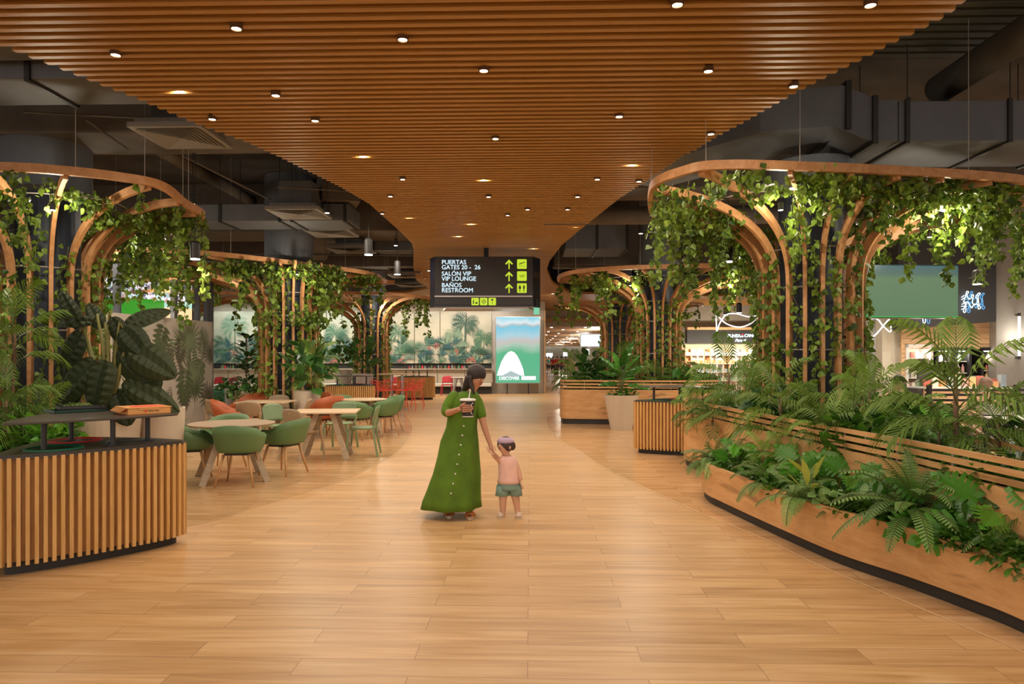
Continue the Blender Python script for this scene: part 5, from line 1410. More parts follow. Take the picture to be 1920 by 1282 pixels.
mb = MB(); mb.box((Lp+.02, .06, HP/2), (.04, .14, HP)); obj('end_profile', mb, M_white2, t)
# posts above it
for i, (u, h) in enumerate([(.30, .9), (.69, .8), (.88, .75), (.965, .7), (1.0, .95)]):
    p = pa+dv*u; mb = MB(); mb.box((0, .06, h/2), (.07, .09, h)); mb.box((.055, .03, h/2), (.012, .05, h))
    tag(obj('glazing_post', mb, [M_duct, M_steel][i % 2] if i in (1,) else M_duct, loc=(p.x, p.y, HP), rz=prz), 'upright grey glazing post on top of the printed partition', 'post', 'posts on the printed partition')
gm, nt, b = newmat('clear_glass'); setp(b, color=(.9, .97, .95), rough=.02, trans=1.0, spec=.5); b.inputs['IOR'].default_value = 1.05
# video wall
vd = 21.5; va = W(190, vd); vb = W(357, vd); vc = (va+vb)/2; vm = vd/F
t = thing('video_screen', 'large lit video screen showing a crowd above a green wall and orange ground', 'screen', (vc.x, vc.y, 0), YAW)
vx = lambda px: (px-273.5)*vm
vz = lambda py: EYE-(py-HZ)*vm
mb = MB(); mb.box((0, .08, (vz(500)+vz(605))/2), (175*vm, .12, 112*vm)); obj('frame', mb, M_black, t)
def vpoly(nm, pts, mat, y=-.0): 
    m = MB(); m.add([(vx(a), y, vz(b)) for a, b in pts], [tuple(range(len(pts)))]); return obj(nm, m, mat, t)
crowd, nt, b = newmat('crowd_picture'); setp(b, color=(.02,)*3, es=1.0)
vr = nt.nodes.new('ShaderNodeTexVoronoi'); vr.inputs['Scale'].default_value = 14; nt.links.new(coords(nt, (1, 1, .8)), vr.inputs[0])
sv = nt.nodes.new('ShaderNodeSeparateColor'); nt.links.new(vr.outputs['Color'], sv.inputs[0])
nt.links.new(ramp(nt, sv.outputs[0], [(0, (.10, .10, .16)), (.2, (.42, .32, .32)), (.4, (.70, .66, .72)), (.6, (.30, .45, .45)), (.75, (.85, .82, .85)), (.9, (.55, .25, .20)), (1, (.75, .7, .5))], 'CONSTANT'), b.inputs['Emission Color'])
vpoly('crowd_picture', [(187, 500), (360, 500), (360, 577), (187, 577)], crowd)
vpoly('green_wall_picture', [(187, 557), (308, 562), (308, 606), (187, 606)], emit('screen_green', (.03, .30, .012), .75), -.004)
vpoly('green_field_picture', [(308, 567), (360, 568), (360, 579), (308, 577)], emit('screen_mint', (.35, .62, .52), .9), -.006)
vpoly('orange_ground_picture', [(308, 576), (360, 579), (360, 606), (308, 606)], emit('screen_orange', (.95, .55, .28), 1.0), -.008)
vpoly('white_dome_picture', [(293, 563), (294, 555), (299, 551), (304, 552), (308, 557), (309, 563)], emit('screen_white', (.65, .85, .88), 1.0), -.01)
text('sn', 11*vm, (vx(222), -.008, vz(566)), M_black, t, 0, .001, .004, ry=radians(35))

# ================================================================== RIGHT SIDE SHOPS
# hanging green screen
gd = 10.6; gm_ = gd/F; g0 = W(1711, gd)
t = thing('hanging_screen', 'large hanging display showing a plain green picture behind the right ivy', 'screen', (g0.x, g0.y, 0), YAW+.04)
gz0, gz1 = EYE+75.5*gm_, EYE+173*gm_; gw = 178*gm_
mb = MB(); mb.box((0, .15, (gz0+gz1)/2), (gw+.02, .28, gz1-gz0+.02)); obj('housing', mb, plain('screen_shell', (.012, .04, .045), .3), t, bevel=.008)
gs, nt, b = newmat('green_screen_picture'); setp(b, color=(.02, .02, .02), rough=.25, es=1)
tc = nt.nodes.new('ShaderNodeTexCoord'); sp = nt.nodes.new('ShaderNodeSeparateXYZ'); nt.links.new(tc.outputs['Object'], sp.inputs[0]); mr = nt.nodes.new('ShaderNodeMapRange'); mr.inputs[1].default_value = gz0; mr.inputs[2].default_value = gz1; nt.links.new(sp.outputs[2], mr.inputs[0])
nt.links.new(ramp(nt, mr.outputs[0], [(0, (.055, .125, .055)), (.75, (.072, .135, .068)), (.84, (.045, .095, .075)), (1, (.030, .085, .10))]), b.inputs['Emission Color'])
mb = MB(); mb.box((.0, .004, (gz0+gz1)/2), (gw-.02, .008, gz1-gz0-.02)); obj('screen', mb, gs, t)
mb = MB(); mb.box((0, .0, gz0+.004), (gw, .012, .012)); mb.box((-gw/2+.005, 0, (gz0+gz1)/2), (.012, .012, gz1-gz0)); obj('lit_edge', mb, emit('green_edge', (.02, .55, .08), .6), t)
mb = MB(); mb.cyl((0, .1, gz1), (0, .1, 5.6), .03, n=10); obj('hanging_pole', mb, M_black, t)
# shop front
sd = 17.2; spm = sd/F
def shopbox(nm, pts, d0, th, mat, kind='structure', **k):
    "upright slab from screen points at one depth"
    n = len(pts); A = sum(pts[i][0]*pts[(i+1) % n][1]-pts[(i+1) % n][0]*pts[i][1] for i in range(n)); pts = pts if A < 0 else pts[::-1]
    m = MB(); fr = [WY(a, b, d0) for a, b in pts]; bk = [p+FWD*th for p in fr]; o = W(pts[0][0], d0)
    m.add([p-o for p in fr]+[p-o for p in bk], [tuple(range(n)), tuple(range(2*n-1, n-1, -1))]+[(i, n+i, n+(i+1) % n, (i+1) % n) for i in range(n)])
    q = obj(nm, m, mat, loc=o)
    if kind: q['kind'] = kind
    return q
shopbox('wall_shop', [(1868, 300), (2300, 300), (2300, 791), (1868, 791)], sd-.3, .3, M_grey)
shopbox('wall_shop', [(1596, 500), (1654, 500), (1654, 775), (1596, 775)], 20.0, .3, M_grey)
shopbox('wall_shop', [(1654, 500), (1692, 500), (1692, 790), (1654, 790)], sd+.2, .3, M_cream)
shopbox('wall_shop', [(1690, 250), (1868, 250), (1868, 603), (1684, 618), (1684, 250)], sd-.5, .35, M_char)
shopbox('wall_shop', [(1684, 250), (2400, 250), (2400, 300), (1684, 300)], sd, .3, M_char)
for i in range(5):
    zc = 604+i*10.2
    shopbox('trim_4', [(1690, zc), (1868, zc), (1868, zc+9.6), (1690, zc+9.6)], sd-.05, .05, M_clad)
for i in range(18): shopbox('trim_5', [(1690, 655+i*8), (1701, 655+i*8), (1701, 662+i*8), (1690, 662+i*8)], sd-.05, .05, M_clad)
shopbox('wall_shop', [(1700, 600), (1868, 600), (1868, 791), (1700, 791)], sd+.55, .1, plain('shop_dark', (.10, .09, .08), .7))
def cabinet(label, px0, px1, py0, d, frame, inner, shelves, items, seed, glow=2.5):
    m_ = d/F; p = W((px0+px1)/2, d); w = (px1-px0)*m_; z1 = EYE-(py0-HZ)*m_; dp = .5
    t = thing('display_fridge', label, 'cabinet', (p.x, p.y, 0), YAW)
    mb = MB(); mb.box((0, dp, z1/2), (w, .04, z1)); 
    for a in (-1, 1): mb.box((a*(w/2-.03), dp/2, z1/2), (.06, dp, z1))
    mb.box((0, dp/2, z1-.04), (w, dp, .08)); mb.box((0, dp/2, .15), (w, dp, .3)); obj('case', mb, frame, t)
    mb = MB(); mb.box((0, dp-.03, z1/2), (w-.12, .02, z1-.3)); obj('back_panel', mb, inner, t)
    mb = MB(); mb.box((0, .08, z1-.095), (w-.14, .06, .02)); obj('light_strip', mb, emit('cabinet_light_%d' % seed, (1, .95, .86), glow*2), t)
    lamp('cabinet_glow', 'POINT', (0, .12, z1-.2), 9, (1, .94, .84), size=.1, parent=t)
    Rr = random.Random(seed)
    for k in range(shelves):
        z = z1-.35-k*(z1-.7)/shelves
        mb = MB(); mb.box((0, dp/2+.02, z), (w-.13, dp-.12, .02)); obj('shelf', mb, M_white, t)
        x = -w/2+.12
        while x < w/2-.12:
            ww = Rr.uniform(.07, .11); hh = Rr.uniform(.14, .22); nm, mt = Rr.choice(items)
            q = C2(0, 0); off_ = RIGHT*x+FWD*.16; mb = MB()
            if nm == 'bottle': mb.lathe([(ww*.42, 0), (ww*.42, hh*.65), (ww*.18, hh*.82), (ww*.18, hh)], n=10)
            else: mb.box((0, 0, hh*.4), (ww*.9, .1, hh*.8))
            tag(obj(nm, mb, mt, loc=(p.x+off_.x, p.y+off_.y, z+.011), rz=YAW), 'small %s on the lit shelves of the %s' % ('bottle' if nm == 'bottle' else 'pack', label.split(',')[0]), 'bottle' if nm == 'bottle' else 'package', 'goods in the %s' % label.split(',')[0])
            x += ww+.02
    return t
itm = [matof('goods_%s' % n, c, .4) for n, c in (('red', (.5, .14, .10)), ('pink', (.65, .38, .36)), ('blue', (.30, .38, .45)), ('white', (.7, .66, .6)), ('yellow', (.66, .52, .25)), ('green', (.28, .42, .28)), ('orange', (.66, .34, .16)))]
cabinet('white lit snack cabinet', 1699, 1750, 645, sd-.1, M_white, MATS['pale_oak'], 5, [('snack_pack', itm[0]), ('snack_pack', itm[1]), ('snack_pack', itm[2]), ('snack_pack', itm[3])], 3)
cabinet('dark double fridge left door', 1755, 1788, 651, sd-.1, M_black, M_white2, 4, [('bottle', itm[3]), ('bottle', itm[5]), ('bottle', itm[2])], 4, 1.5)
cabinet('dark double fridge right door', 1788, 1822, 651, sd-.1, M_black, M_white2, 4, [('bottle', itm[3]), ('bottle', itm[1]), ('bottle', itm[5])], 5, 1.5)
cabinet('dark drinks shelf at the grey wall', 1840, 1870, 651, sd-.1, M_black, M_cream, 5, [('bottle', itm[4]), ('bottle', itm[6]), ('bottle', itm[3]), ('bottle', itm[0])], 6, 2)
# shop counter with warm goods
t = thing('shop_counter', 'shop counter full of warm lit packaged food behind the palms', 'counter', W(1800, 15.8), YAW)
mb = MB(); mb.box((0, 0, .45), (1.9, .6, .9)); obj('body', mb, M_clad, t); mb = MB(); mb.box((0, 0, .92), (1.95, .65, .04)); obj('worktop', mb, M_white, t)
for i in range(22):
    p = W(1800, 15.8)+RIGHT*(-.85+1.7*((i % 11)/10))+FWD*(-.15+.25*(i//11)); mb = MB(); hh = R.uniform(.12, .28); mb.box((0, 0, hh/2), (.13, .10, hh))
    tag(obj('food_pack', mb, itm[(i*3) % 7], loc=(p.x, p.y, .941), rz=R.uniform(-.3, .3)), 'small food pack on the shop counter behind the palms', 'package', 'food packs on the shop counter')
lamp('counter_glow', 'POINT', tuple(W(1800, 15.2, 1.9)), 40, (1, .75, .5), size=.1)
t = thing('monitor', 'dark till monitor in front of the snack cabinet', 'monitor', W(1737, 15.7, .9), YAW)
mb = MB(); mb.box((0, 0, .35), (.42, .04, .30)); obj('screen', mb, M_char, t); mb = MB(); mb.cyl((0, .02, 0), (0, .02, .22), .02, n=8); mb.cyl((0, .02, 0), (0, .02, .02), .1, n=12); obj('stand', mb, M_black, t)
mb = MB(); mb.box((0, 0, .45), (.7, .6, .9)); tag(obj('till_counter', mb, M_char, loc=W(1737, 15.9)), 'dark low till counter under the monitor', 'counter')
# neon sign
nd = sd-.505; t = thing('neon_sign', 'blue-white neon tube lettering on the charcoal shop fascia', 'sign', W(1820, nd), YAW)
def npt(x, y): # crop coords of the close view
    px, py = 1720+x/13.714, 530+y/13.714; return ((px-1820)*nd/F, EYE-(py-HZ)*nd/F)
STR = [[(1170, 770), (1150, 730), (1190, 600), (1200, 500), (1150, 500), (1190, 400), (1230, 240), (1265, 225), (1280, 250), (1240, 330), (1290, 420), (1350, 400), (1360, 330), (1390, 310), (1410, 345), (1385, 440), (1390, 545), (1440, 550), (1500, 530), (1510, 430), (1470, 380), (1510, 300), (1560, 265), (1580, 290), (1530, 350), (1540, 480), (1550, 580), (1590, 630), (1570, 670), (1530, 670), (1510, 560), (1400, 590), (1370, 650), (1340, 620), (1300, 560), (1250, 490), (1215, 560), (1210, 740), (1170, 770)],
       [(1100, 380), (1170, 330)], [(1100, 440), (1190, 380)], [(1110, 560), (1190, 520)], [(1100, 610), (1190, 600)], [(1100, 690), (1170, 660)], [(130, 880), (110, 960), (130, 1040), (170, 1020), (180, 900)]]
for s_ in STR:
    mb = MB(); mb2 = MB()
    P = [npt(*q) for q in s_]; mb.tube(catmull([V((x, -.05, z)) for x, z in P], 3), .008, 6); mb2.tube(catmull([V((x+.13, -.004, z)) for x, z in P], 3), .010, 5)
    obj('neon_tube', mb, M_neon, t); obj('neon_halo', mb2, M_neonb, t)
# wall tube lamps
def sconce(label, px, y0, y1, d, px2=None):
    m_ = d/F; p = W(px, d); z0_, z1_ = EYE-(y1-HZ)*m_, EYE-(y0-HZ)*m_
    t = thing('tube_wall_lamp', label, 'wall lamp', (p.x, p.y, 0), YAW)
    mb = MB(); mb.cyl((0, 0, z0_), (0, 0, z1_), .030, n=14); obj('tube', mb, M_sconce, t, smooth=False)
    for z in (z0_-.03, z1_+.03):
        mb = MB(); mb.cyl((0, 0, z-.04), (0, 0, z+.04), .035, n=14); mb.box((0, .06, z), (.03, .12, .03)); obj('end_cap', mb, M_black, t)
    lamp('tube_glow', 'POINT', (0, -.12, (z0_+z1_)/2), 16, (1, .92, .78), size=.2, parent=t)
sconce('vertical glowing tube lamp on the grey wall at the right picture edge', 1911, 592, 668, sd-.42)
sconce('vertical glowing tube lamp on the grey wall left of the shop', 1622, 617, 672, 19.85)
# dark shop with neon name
fd = 33.34; t = thing('shop_fascia', 'black shop fascia with white lit lettering behind the second right tree', 'sign', W(1357, fd), YAW)
fm = fd/F; mb = MB(); mb.box((0, 0, EYE+39*fm), (140*fm, .3, 24*fm)); obj('board', mb, M_char, t)
mb = MB(); mb.box((0, -.05, EYE+54*fm), (140*fm, .35, 5*fm)); obj('wood_band', mb, M_clad, t)
M_fs = emit('fascia_letters', (.8, 1, 1), 2.2)
text('PUNTA', 8.2*fm, ((1362-1357)*fm, -.16, EYE+37.5*fm), M_fs, t, 0, .01, .006, shear=.1, space=.85)
text('CANA', 8.2*fm, ((1393-1357)*fm, -.16, EYE+38*fm), M_fs, t, 0, .01, .006, shear=.1, space=.85)
text('de', 4.6*fm, ((1387-1357)*fm, -.16, EYE+38*fm), M_fs, t, 0, .01, .002, shear=.2)
text('Para ti', 7.5*fm, ((1376-1357)*fm, -.16, EYE+29.5*fm), M_fs, t, 0, .01, .004, shear=.35)
mb = MB(); mb.box(((1390-1357)*fm, -.165, EYE+43*fm), (3*fm, .02, 2*fm)); obj('red_mark', mb, emit('red_mark', (.9, .03, .05), 1.5), t)
shopbox('wall_store', [(1200, 645), (1500, 645), (1500, 733), (1200, 733)], 33.3, .1, plain('store_interior', (.62, .50, .34), .6))
for i in range(12):
    p = W(1290+i*12, 32.6); t = thing('shop_shelf', 'lit shelf unit with goods in the shop under the black fascia', 'shelf', (p.x, p.y, 0), YAW, 'shelf units under the black fascia')
    mb = MB(); w = .26; mb.box((0, .2, 1.0), (w, .03, 2.0)); 
    for a in (-1, 1): mb.box((a*w/2, .08, 1.0), (.02, .25, 2.0))
    obj('frame', mb, M_white if i % 3 else M_clad, t)
    for z in (.5, .9, 1.3, 1.7):
        mb = MB(); mb.box((0, .05, z), (w, .25, .02)); obj('shelf_board', mb, M_white, t)
        mb = MB(); mb.box((-.05, .04, z+.1), (.10, .1, .16)); mb.box((.07, .04, z+.08), (.09, .1, .13)); o = obj('goods', mb, itm[int(i*7+z*10) % 7], t)
for px in (1310, 1360, 1410): lamp('store_glow', 'POINT', tuple(W(px, 31.9, 2.0)), 70, (1, .85, .62), size=.15)
mb = MB(); mb.box((0, 0, 1.9), (3.2, .05, .06)); tag(obj('shop_light_strip', mb, emit('store_strip', (1, .9, .75), 4), loc=W(1357, 33.2), rz=YAW), 'bright light strip under the black shop fascia', 'light')
# curved white light loops
def loop(label, pts, d, r=.014, hang=()):
    P = [WY(px, py, d+dd) for px, py, dd in pts]; o = P[0]
    t = thing('loop_light', label, 'pendant light', o); mb = MB(); mb.tube(catmull([p-o for p in P], 8), r, 8); obj('tube', mb, M_tube, t, smooth=True)
    mb = MB(); top = max(P, key=lambda p: p.z)-o; mb.cyl(top, (top.x, top.y, 5.6-o.z), .004, n=5); obj('cord', mb, M_black, t)
loop('thin white curved light tube hanging left of the large right tree, above the black fascia', [(1344, 623, 0), (1343, 586, 0), (1352, 599, 0), (1367, 609, .2), (1388, 613, .4), (1408, 606, .6), (1424, 590, .8), (1405, 594, 1.2), (1380, 588, 1.4), (1362, 590, 1.0), (1350, 605, .5), (1344, 623, 0)], 16, .016)
loop('thin white curved light tube hanging under the green screen', [(1593, 610, 0), (1612, 622, .2), (1627, 634, .4), (1642, 627, .6), (1660, 606, .8), (1668, 600, .9), (1670, 622, 1.0), (1655, 610, .8), (1645, 598, .5), (1632, 598, .3), (1612, 607, .1), (1593, 610, 0)], 13, .014)
# black railing
rd_ = 11.2; t = thing('black_railing', 'black metal railing behind the right planter at the shop', 'railing', W(1850, rd_), YAW)
for px, in ((1742,), (1906,), (2060,)):
    mb = MB(); mb.box(((px-1850)*rd_/F, 0, .58), (.06, .06, 1.16)); obj('post', mb, M_black, t)
for py in (731, 740, 750):
    mb = MB(); mb.box(((1900-1850)*rd_/F, 0, EYE-(py-HZ)*rd_/F), (330*rd_/F, .04, .04)); obj('rail', mb, M_black, t)
# cafe tables for the two seated people
table_rect('white table with a cup at the right picture edge, behind the palms', W(1895, 9.9), .7, .7, .75, M_white, M_steel)
mb = MB(); mb.lathe([(.03, 0), (.042, .12), (.044, .122), (.0, .122)], n=16); tag(obj('paper_cup', mb, M_white, loc=W(1900, 9.75, .752)), 'white paper cup on the table at the right picture edge', 'cup')
table_rect('dark cafe table in front of the bearded seated person', W(1690, 11.9), .7, .6, .75, M_black, M_steel)

# ================================================================== CORRIDOR
mb = MB()
for i in range(150): mb.box((3.5, 38.0+i*.45, 3.36), (12.5, .22, .12))
struct('ceiling', mb, M_wceil2 if False else wood('corridor_ceiling_wood', (.50, .27, .12), (.62, .36, .18), (.70, .44, .24), (.4, 8, 8), 2, .5))
mb = MB(); mb.box((3.5, 72, 3.6), (13, 70, .2)); struct('ceiling', mb, plain('corridor_ceiling', (.45, .27, .14), .7))
mb = MB(); mb.box((9.4, 72, 2), (.3, 70, 4)); struct('wall_corridor', mb, M_cream)
mb = MB(); mb.box((-2.5, 72, 2), (.3, 70, 4)); struct('wall_corridor', mb, M_cream)
mb = MB(); mb.box((3.5, 108, 2), (12, .3, 4)); struct('wall_corridor', mb, M_cream)
for i in range(9):
    y = 44+i*6.5; mb = MB(); mb.box((8.7, y, 1.65), (.9, 1.1, 3.3)); tag(obj('trim_%d' % (6+i), mb, M_clad if i % 2 else M_cream), kind='structure')
mb = MB(); mb.box((8.6, 72, 2.95), (1.3, 68, .6)); struct('wall_corridor', mb, M_cream)
cm1 = None
for i in range(15):
    for j in range(4):
        p = (1.2+j*1.9+(i % 2)*.8, 39+i*3.2, 3.286)
        if cm1 is None:
            mb = MB(); mb.box((0, 0, 0), (.15, .06, .03)); cm1 = mb.mesh('corridor_light', emit('corridor_lens', (1, .93, .82), 3))
        tag(link('corridor_light', cm1, loc=p), 'small bright ceiling light in the far corridor', 'ceiling light', 'ceiling lights of the far corridor')
for y in (42, 52, 64, 78, 94): lamp('corridor_glow', 'POINT', (4, y, 2.9), 210, (1, .90, .76), size=.5)  # bare point lamps without fittings, added to brighten the corridor
def cscreen(label, px0, px1, py0, py1, d, col, s_=1.6, rot=YAW):
    m_ = d/F; p = W((px0+px1)/2, d); z = EYE-((py0+py1)/2-HZ)*m_
    t = thing('hanging_monitor', label, 'screen', (p.x, p.y, z), rot)
    mb = MB(); mb.box((0, .06, 0), ((px1-px0)*m_+.1, .1, (py1-py0)*m_+.1)); obj('housing', mb, M_white2, t)
    mb = MB(); mb.box((0, 0, 0), ((px1-px0)*m_, .02, (py1-py0)*m_)); obj('screen', mb, emit('monitor_%d' % px0, col, s_), t)
    mb = MB(); mb.cyl((0, .06, (py1-py0)*m_/2), (0, .06, 3.4-z), .03, n=6); obj('hanging_pole', mb, M_white2, t)
cscreen('big bright monitor hanging in the corridor beside the farthest right tree', 1089, 1130, 627, 649, 44, (.62, .82, .86), 1.0)
cscreen('small square bright monitor in the corridor, right one', 1095, 1105, 654, 666, 60, (.9, .95, .95), 1.5)
cscreen('small square bright monitor in the corridor, left one', 1056, 1064, 660, 668, 75, (.9, .95, .95), 1.6)
cscreen('blue lit poster behind the second right tree column', 1200, 1212, 650, 690, 33.2, (.12, .5, .75), .9)
cscreen('far bright shop opening light at the left side of the corridor', 1024, 1036, 662, 670, 95, (.75, .9, 1), 1.8)
# ================================================================== PEOPLE
def skin(name, chains, mat, parent, sub=2, loc=None):
    "chains: lists of (x, y, z, r); a chain whose first point repeats an earlier point is joined to it"
    verts, rad, edges, roots = [], [], [], []; key = {}
    for ch in chains:
        prev = None
        for j, (x, y, z, r) in enumerate(ch):
            k = (round(x, 4), round(y, 4), round(z, 4))
            if k in key: i = key[k]
            else:
                i = len(verts); key[k] = i; verts.append((x, y, z)); rad.append(r)
                if j == 0: roots.append(i)
            if prev is not None: edges.append((prev, i))
            prev = i
    me = bpy.data.meshes.new(name); me.from_pydata(verts, edges, []); me.materials.append(mat)
    o = bpy.data.objects.new(name, me); COL.objects.link(o)
    if parent: o.parent = parent
    if loc: o.location = loc
    sk = o.modifiers.new('skin', 'SKIN'); sk.use_smooth_shade = True; sk.branch_smoothing = .3
    for i, r in enumerate(rad):
        d = me.skin_vertices[0].data[i]; d.radius = (r, r); d.use_root = i in roots
    if sub: s_ = o.modifiers.new('sub', 'SUBSURF'); s_.levels = sub; s_.render_levels = sub
    return o
def ell(mb, c, r, n=14, m=9, mi=0, f=None):
    vs = []; fs = []
    for j in range(m+1):
        a = -pi/2+pi*j/m
        for i in range(n):
            b = 2*pi*i/n; d = V((cos(a)*cos(b), cos(a)*sin(b), sin(a)))
            if f: d = f(d)
            vs.append((c[0]+d.x*r[0], c[1]+d.y*r[1], c[2]+d.z*r[2]))
    for j in range(m):
        for i in range(n): fs.append((j*n+i, j*n+(i+1) % n, (j+1)*n+(i+1) % n, (j+1)*n+i))
    mb.add(vs, fs, mi); return mb
def fingers(w, d, up, thumb_dir, L=.075, curl=.6, r=.0088):
    "five finger chains from a palm centre w, pointing d, palm normal -up"
    d = V(d).normalized(); up = V(up).normalized(); s = d.cross(up).normalized(); out = []
    for k, f in zip((-1.5, -.5, .5, 1.5), (.82, 1.0, .95, .75)):
        p = V(w)+s*k*.019+d*.025; ch = [(*(p-d*.02), r*1.05), (*(p+d*.02), r)]; q = p+d*.02; dd = d.copy()
        for g in range(3):
            dd = (dd-up*curl*.55).normalized(); q = q+dd*L*f/3; ch.append((*q, r*(.95-.08*g)))
        out.append(ch)
    td = V(thumb_dir).normalized(); p = V(w)+td*.02-d*.015; ch = [(*p, r*1.2), (*(p+td*.025+d*.012), r*1.15), (*(p+td*.035+d*.038-up*.01), r*1.0), (*(p+td*.033+d*.06-up*.025), r*.85)]
    out.append(ch); return out

# ---- woman (local axes: +x = picture right, -y = towards camera)
wo = G(866, 967); wt = thing('person', 'person in a long green dress bending towards a toddler and holding a dark cup', 'person', (wo.x, wo.y, 0), YAW)
def P4(px, py, dy, r): return ((px-866)/184.3, dy, EYE-(py-HZ)/184.3, r)
hip = P4(862, 822, .02, .11); ch = P4(868, 762, 0, .105); nk = P4(884, 731, -.01, .05)
def q3(t_, r): return (t_[0], t_[1], t_[2], r)
body = [
 [hip, P4(866, 790, .01, .105), ch, P4(878, 742, 0, .075), nk, P4(889, 722, -.025, .052), P4(894, 712, -.04, .078), P4(896, 703, -.03, .082), P4(893, 697, -.015, .055)],
 [hip, P4(853, 838, .03, .095), P4(850, 890, .03, .062), P4(848, 925, .04, .046), P4(846, 952, .04, .032), P4(845, 961, .0, .030), P4(844, 966, -.09, .022)],
 [hip, P4(872, 838, -.02, .092), P4(876, 890, -.02, .055), P4(879, 925, -.02, .042), P4(880, 950, -.02, .032), P4(881, 959, -.05, .030), P4(883, 965, -.15, .022)],
 [ch, P4(850, 742, -.02, .060), P4(843, 758, -.06, .048), P4(838, 772, -.10, .042), P4(850, 769, -.20, .034), P4(860, 764, -.28, .026), P4(869, 761, -.325, .028)],
 [ch, P4(892, 748, .03, .052), P4(902, 775, .0, .042), P4(908, 798, -.04, .035), P4(915, 818, -.07, .028), P4(921, 834, -.09, .022), P4(924, 842, -.10, .026)],
]
rh = V(P4(869, 761, -.325, 0)[:3]); lh = V(P4(924, 842, -.10, 0)[:3])
body += fingers(rh, (1, .05, .05), (0, -1, 0), (.3, -.1, 1), .078, .22)
body += fingers(lh, (.4, 0, -1), (-1, 0, -.4), (.3, -.8, -.2), .06, .7)
skin('body', body, M_skin, wt)
# face details
hc = V(P4(895.5, 706, -.035, 0)[:3]); fdv = V((.55, -.62, -.42)).normalized(); sdv = fdv.cross(V((0, 0, 1))).normalized(); udv = sdv.cross(fdv).normalized()
mb = MB()
def fcp(f, s_, u): return hc+fdv*f+sdv*s_+udv*u
mb.tube([fcp(.078, 0, .012), fcp(.098, 0, -.012), fcp(.080, 0, -.020)], [.006, .012, .008], 6); obj('nose', mb, M_skin, wt, smooth=True)
mb = MB(); mb.tube([fcp(.072, -.022, -.040), fcp(.083, 0, -.042), fcp(.072, .022, -.040)], [.003, .007, .003], 6); obj('mouth', mb, matof('lips', (.35, .06, .05), .5), wt, smooth=True)
for s_ in (-1, 1):
    mb = MB(); ell(mb, fcp(.070, s_*.030, .008), (.006, .006, .0045)); o = obj('eye', mb, M_white, wt, smooth=True); mb = MB(); ell(mb, fcp(.078, s_*.030, .008), (.0035,)*3, 8, 6); obj('pupil', mb, M_black, o)
    mb = MB(); mb.tube([fcp(.074, s_*.014, .030), fcp(.075, s_*.030, .035), fcp(.066, s_*.046, .031)], .002, 5); obj('eyebrow', mb, M_hair, wt)
    mb = MB(); ell(mb, hc+sdv*s_*.080+V((0, 0, -.005)), (.014, .012, .026)); obj('ear', mb, M_skin, wt, smooth=True)
mb = MB(); ell(mb, hc-fdv*.032+udv*.022, (.100, .100, .098), 20, 14)
mb.tube(catmull([hc-fdv*.03+sdv*.085+udv*.0, hc-fdv*.06+sdv*.07-V((0, 0, .08)), V(P4(872, 738, .03, 0)[:3]), V(P4(866, 752, .05, 0)[:3])], 4), [.035, .04, .045, .048, .05, .05, .048, .045, .04, .035, .03, .022, .012], 8)
mb.tube(catmull([hc-fdv*.06-sdv*.06, V(P4(880, 726, .05, 0)[:3]), V(P4(870, 742, .07, 0)[:3]), V(P4(862, 768, .08, 0)[:3])], 4), [.05, .055, .06, .06, .062, .062, .06, .055, .05, .045, .035, .028, .015], 10)
mb.tube(catmull([hc+sdv*.09+udv*.02, hc+sdv*.095-V((0, 0, .05)), hc+sdv*.085+fdv*.03-V((0, 0, .10)), hc+sdv*.08+fdv*.05-V((0, 0, .15))], 3), [.02, .022, .024, .024, .024, .022, .02, .016, .012, .006], 7)
obj('hair', mb, M_hair, wt, smooth=True)
# dress: stacked ellipses
def rings(mb, secs, n=30, wav=0, mi=0, cap=False):
    vs = []; fs = []
    for j, (px, py, dy, rx, ry) in enumerate(secs):
        x, y, z, _ = P4(px, py, dy, 0)
        for i in range(n):
            a = 2*pi*i/n; k = 1+wav*(j/len(secs))**1.5*sin(a*7+1)+wav*.5*(j/len(secs))*sin(a*4)
            vs.append((x+cos(a)*rx*k, y+sin(a)*ry*k, z))
    for j in range(len(secs)-1):
        for i in range(n): fs.append((j*n+i, j*n+(i+1) % n, (j+1)*n+(i+1) % n, (j+1)*n+i))
    mb.add(vs, fs, mi); return mb
mb = MB(); rings(mb, [(880, 733, 0, .062, .062), (876, 738, 0, .11, .085), (870, 746, 0, .150, .11), (868, 760, -.0, .155, .125), (867, 780, 0, .145, .122), (865, 800, .0, .150, .128), (861, 825, .01, .185, .15), (859, 855, .0, .205, .18), (856, 885, .0, .232, .21), (850, 915, .0, .260, .235), (846, 935, .0, .282, .25), (845, 948, .0, .292, .26)], 40, .07)
dr = obj('dress', mb, M_dress, wt, smooth=True); sf = dr.modifiers.new('thick', 'SOLIDIFY'); sf.thickness = .006
skin('sleeve', [[P4(862, 740, -.01, .085), P4(850, 745, -.03, .075), P4(843, 758, -.06, .070), P4(837, 772, -.10, .062), P4(846, 771, -.155, .050)]], M_dress, wt)
skin('sleeve', [[P4(882, 742, .0, .075), P4(893, 750, .03, .066), P4(901, 772, .0, .058), P4(905, 786, -.02, .052)]], M_dress, wt)
for i in range(8):
    p = P4(871-i*2.2-(i*i*.12), 795+i*17, 0, 0); mb = MB(); ell(mb, (p[0], -.135-.0165*i, p[2]), (.009, .006, .009), 8, 6); obj('button', mb, M_white, wt)
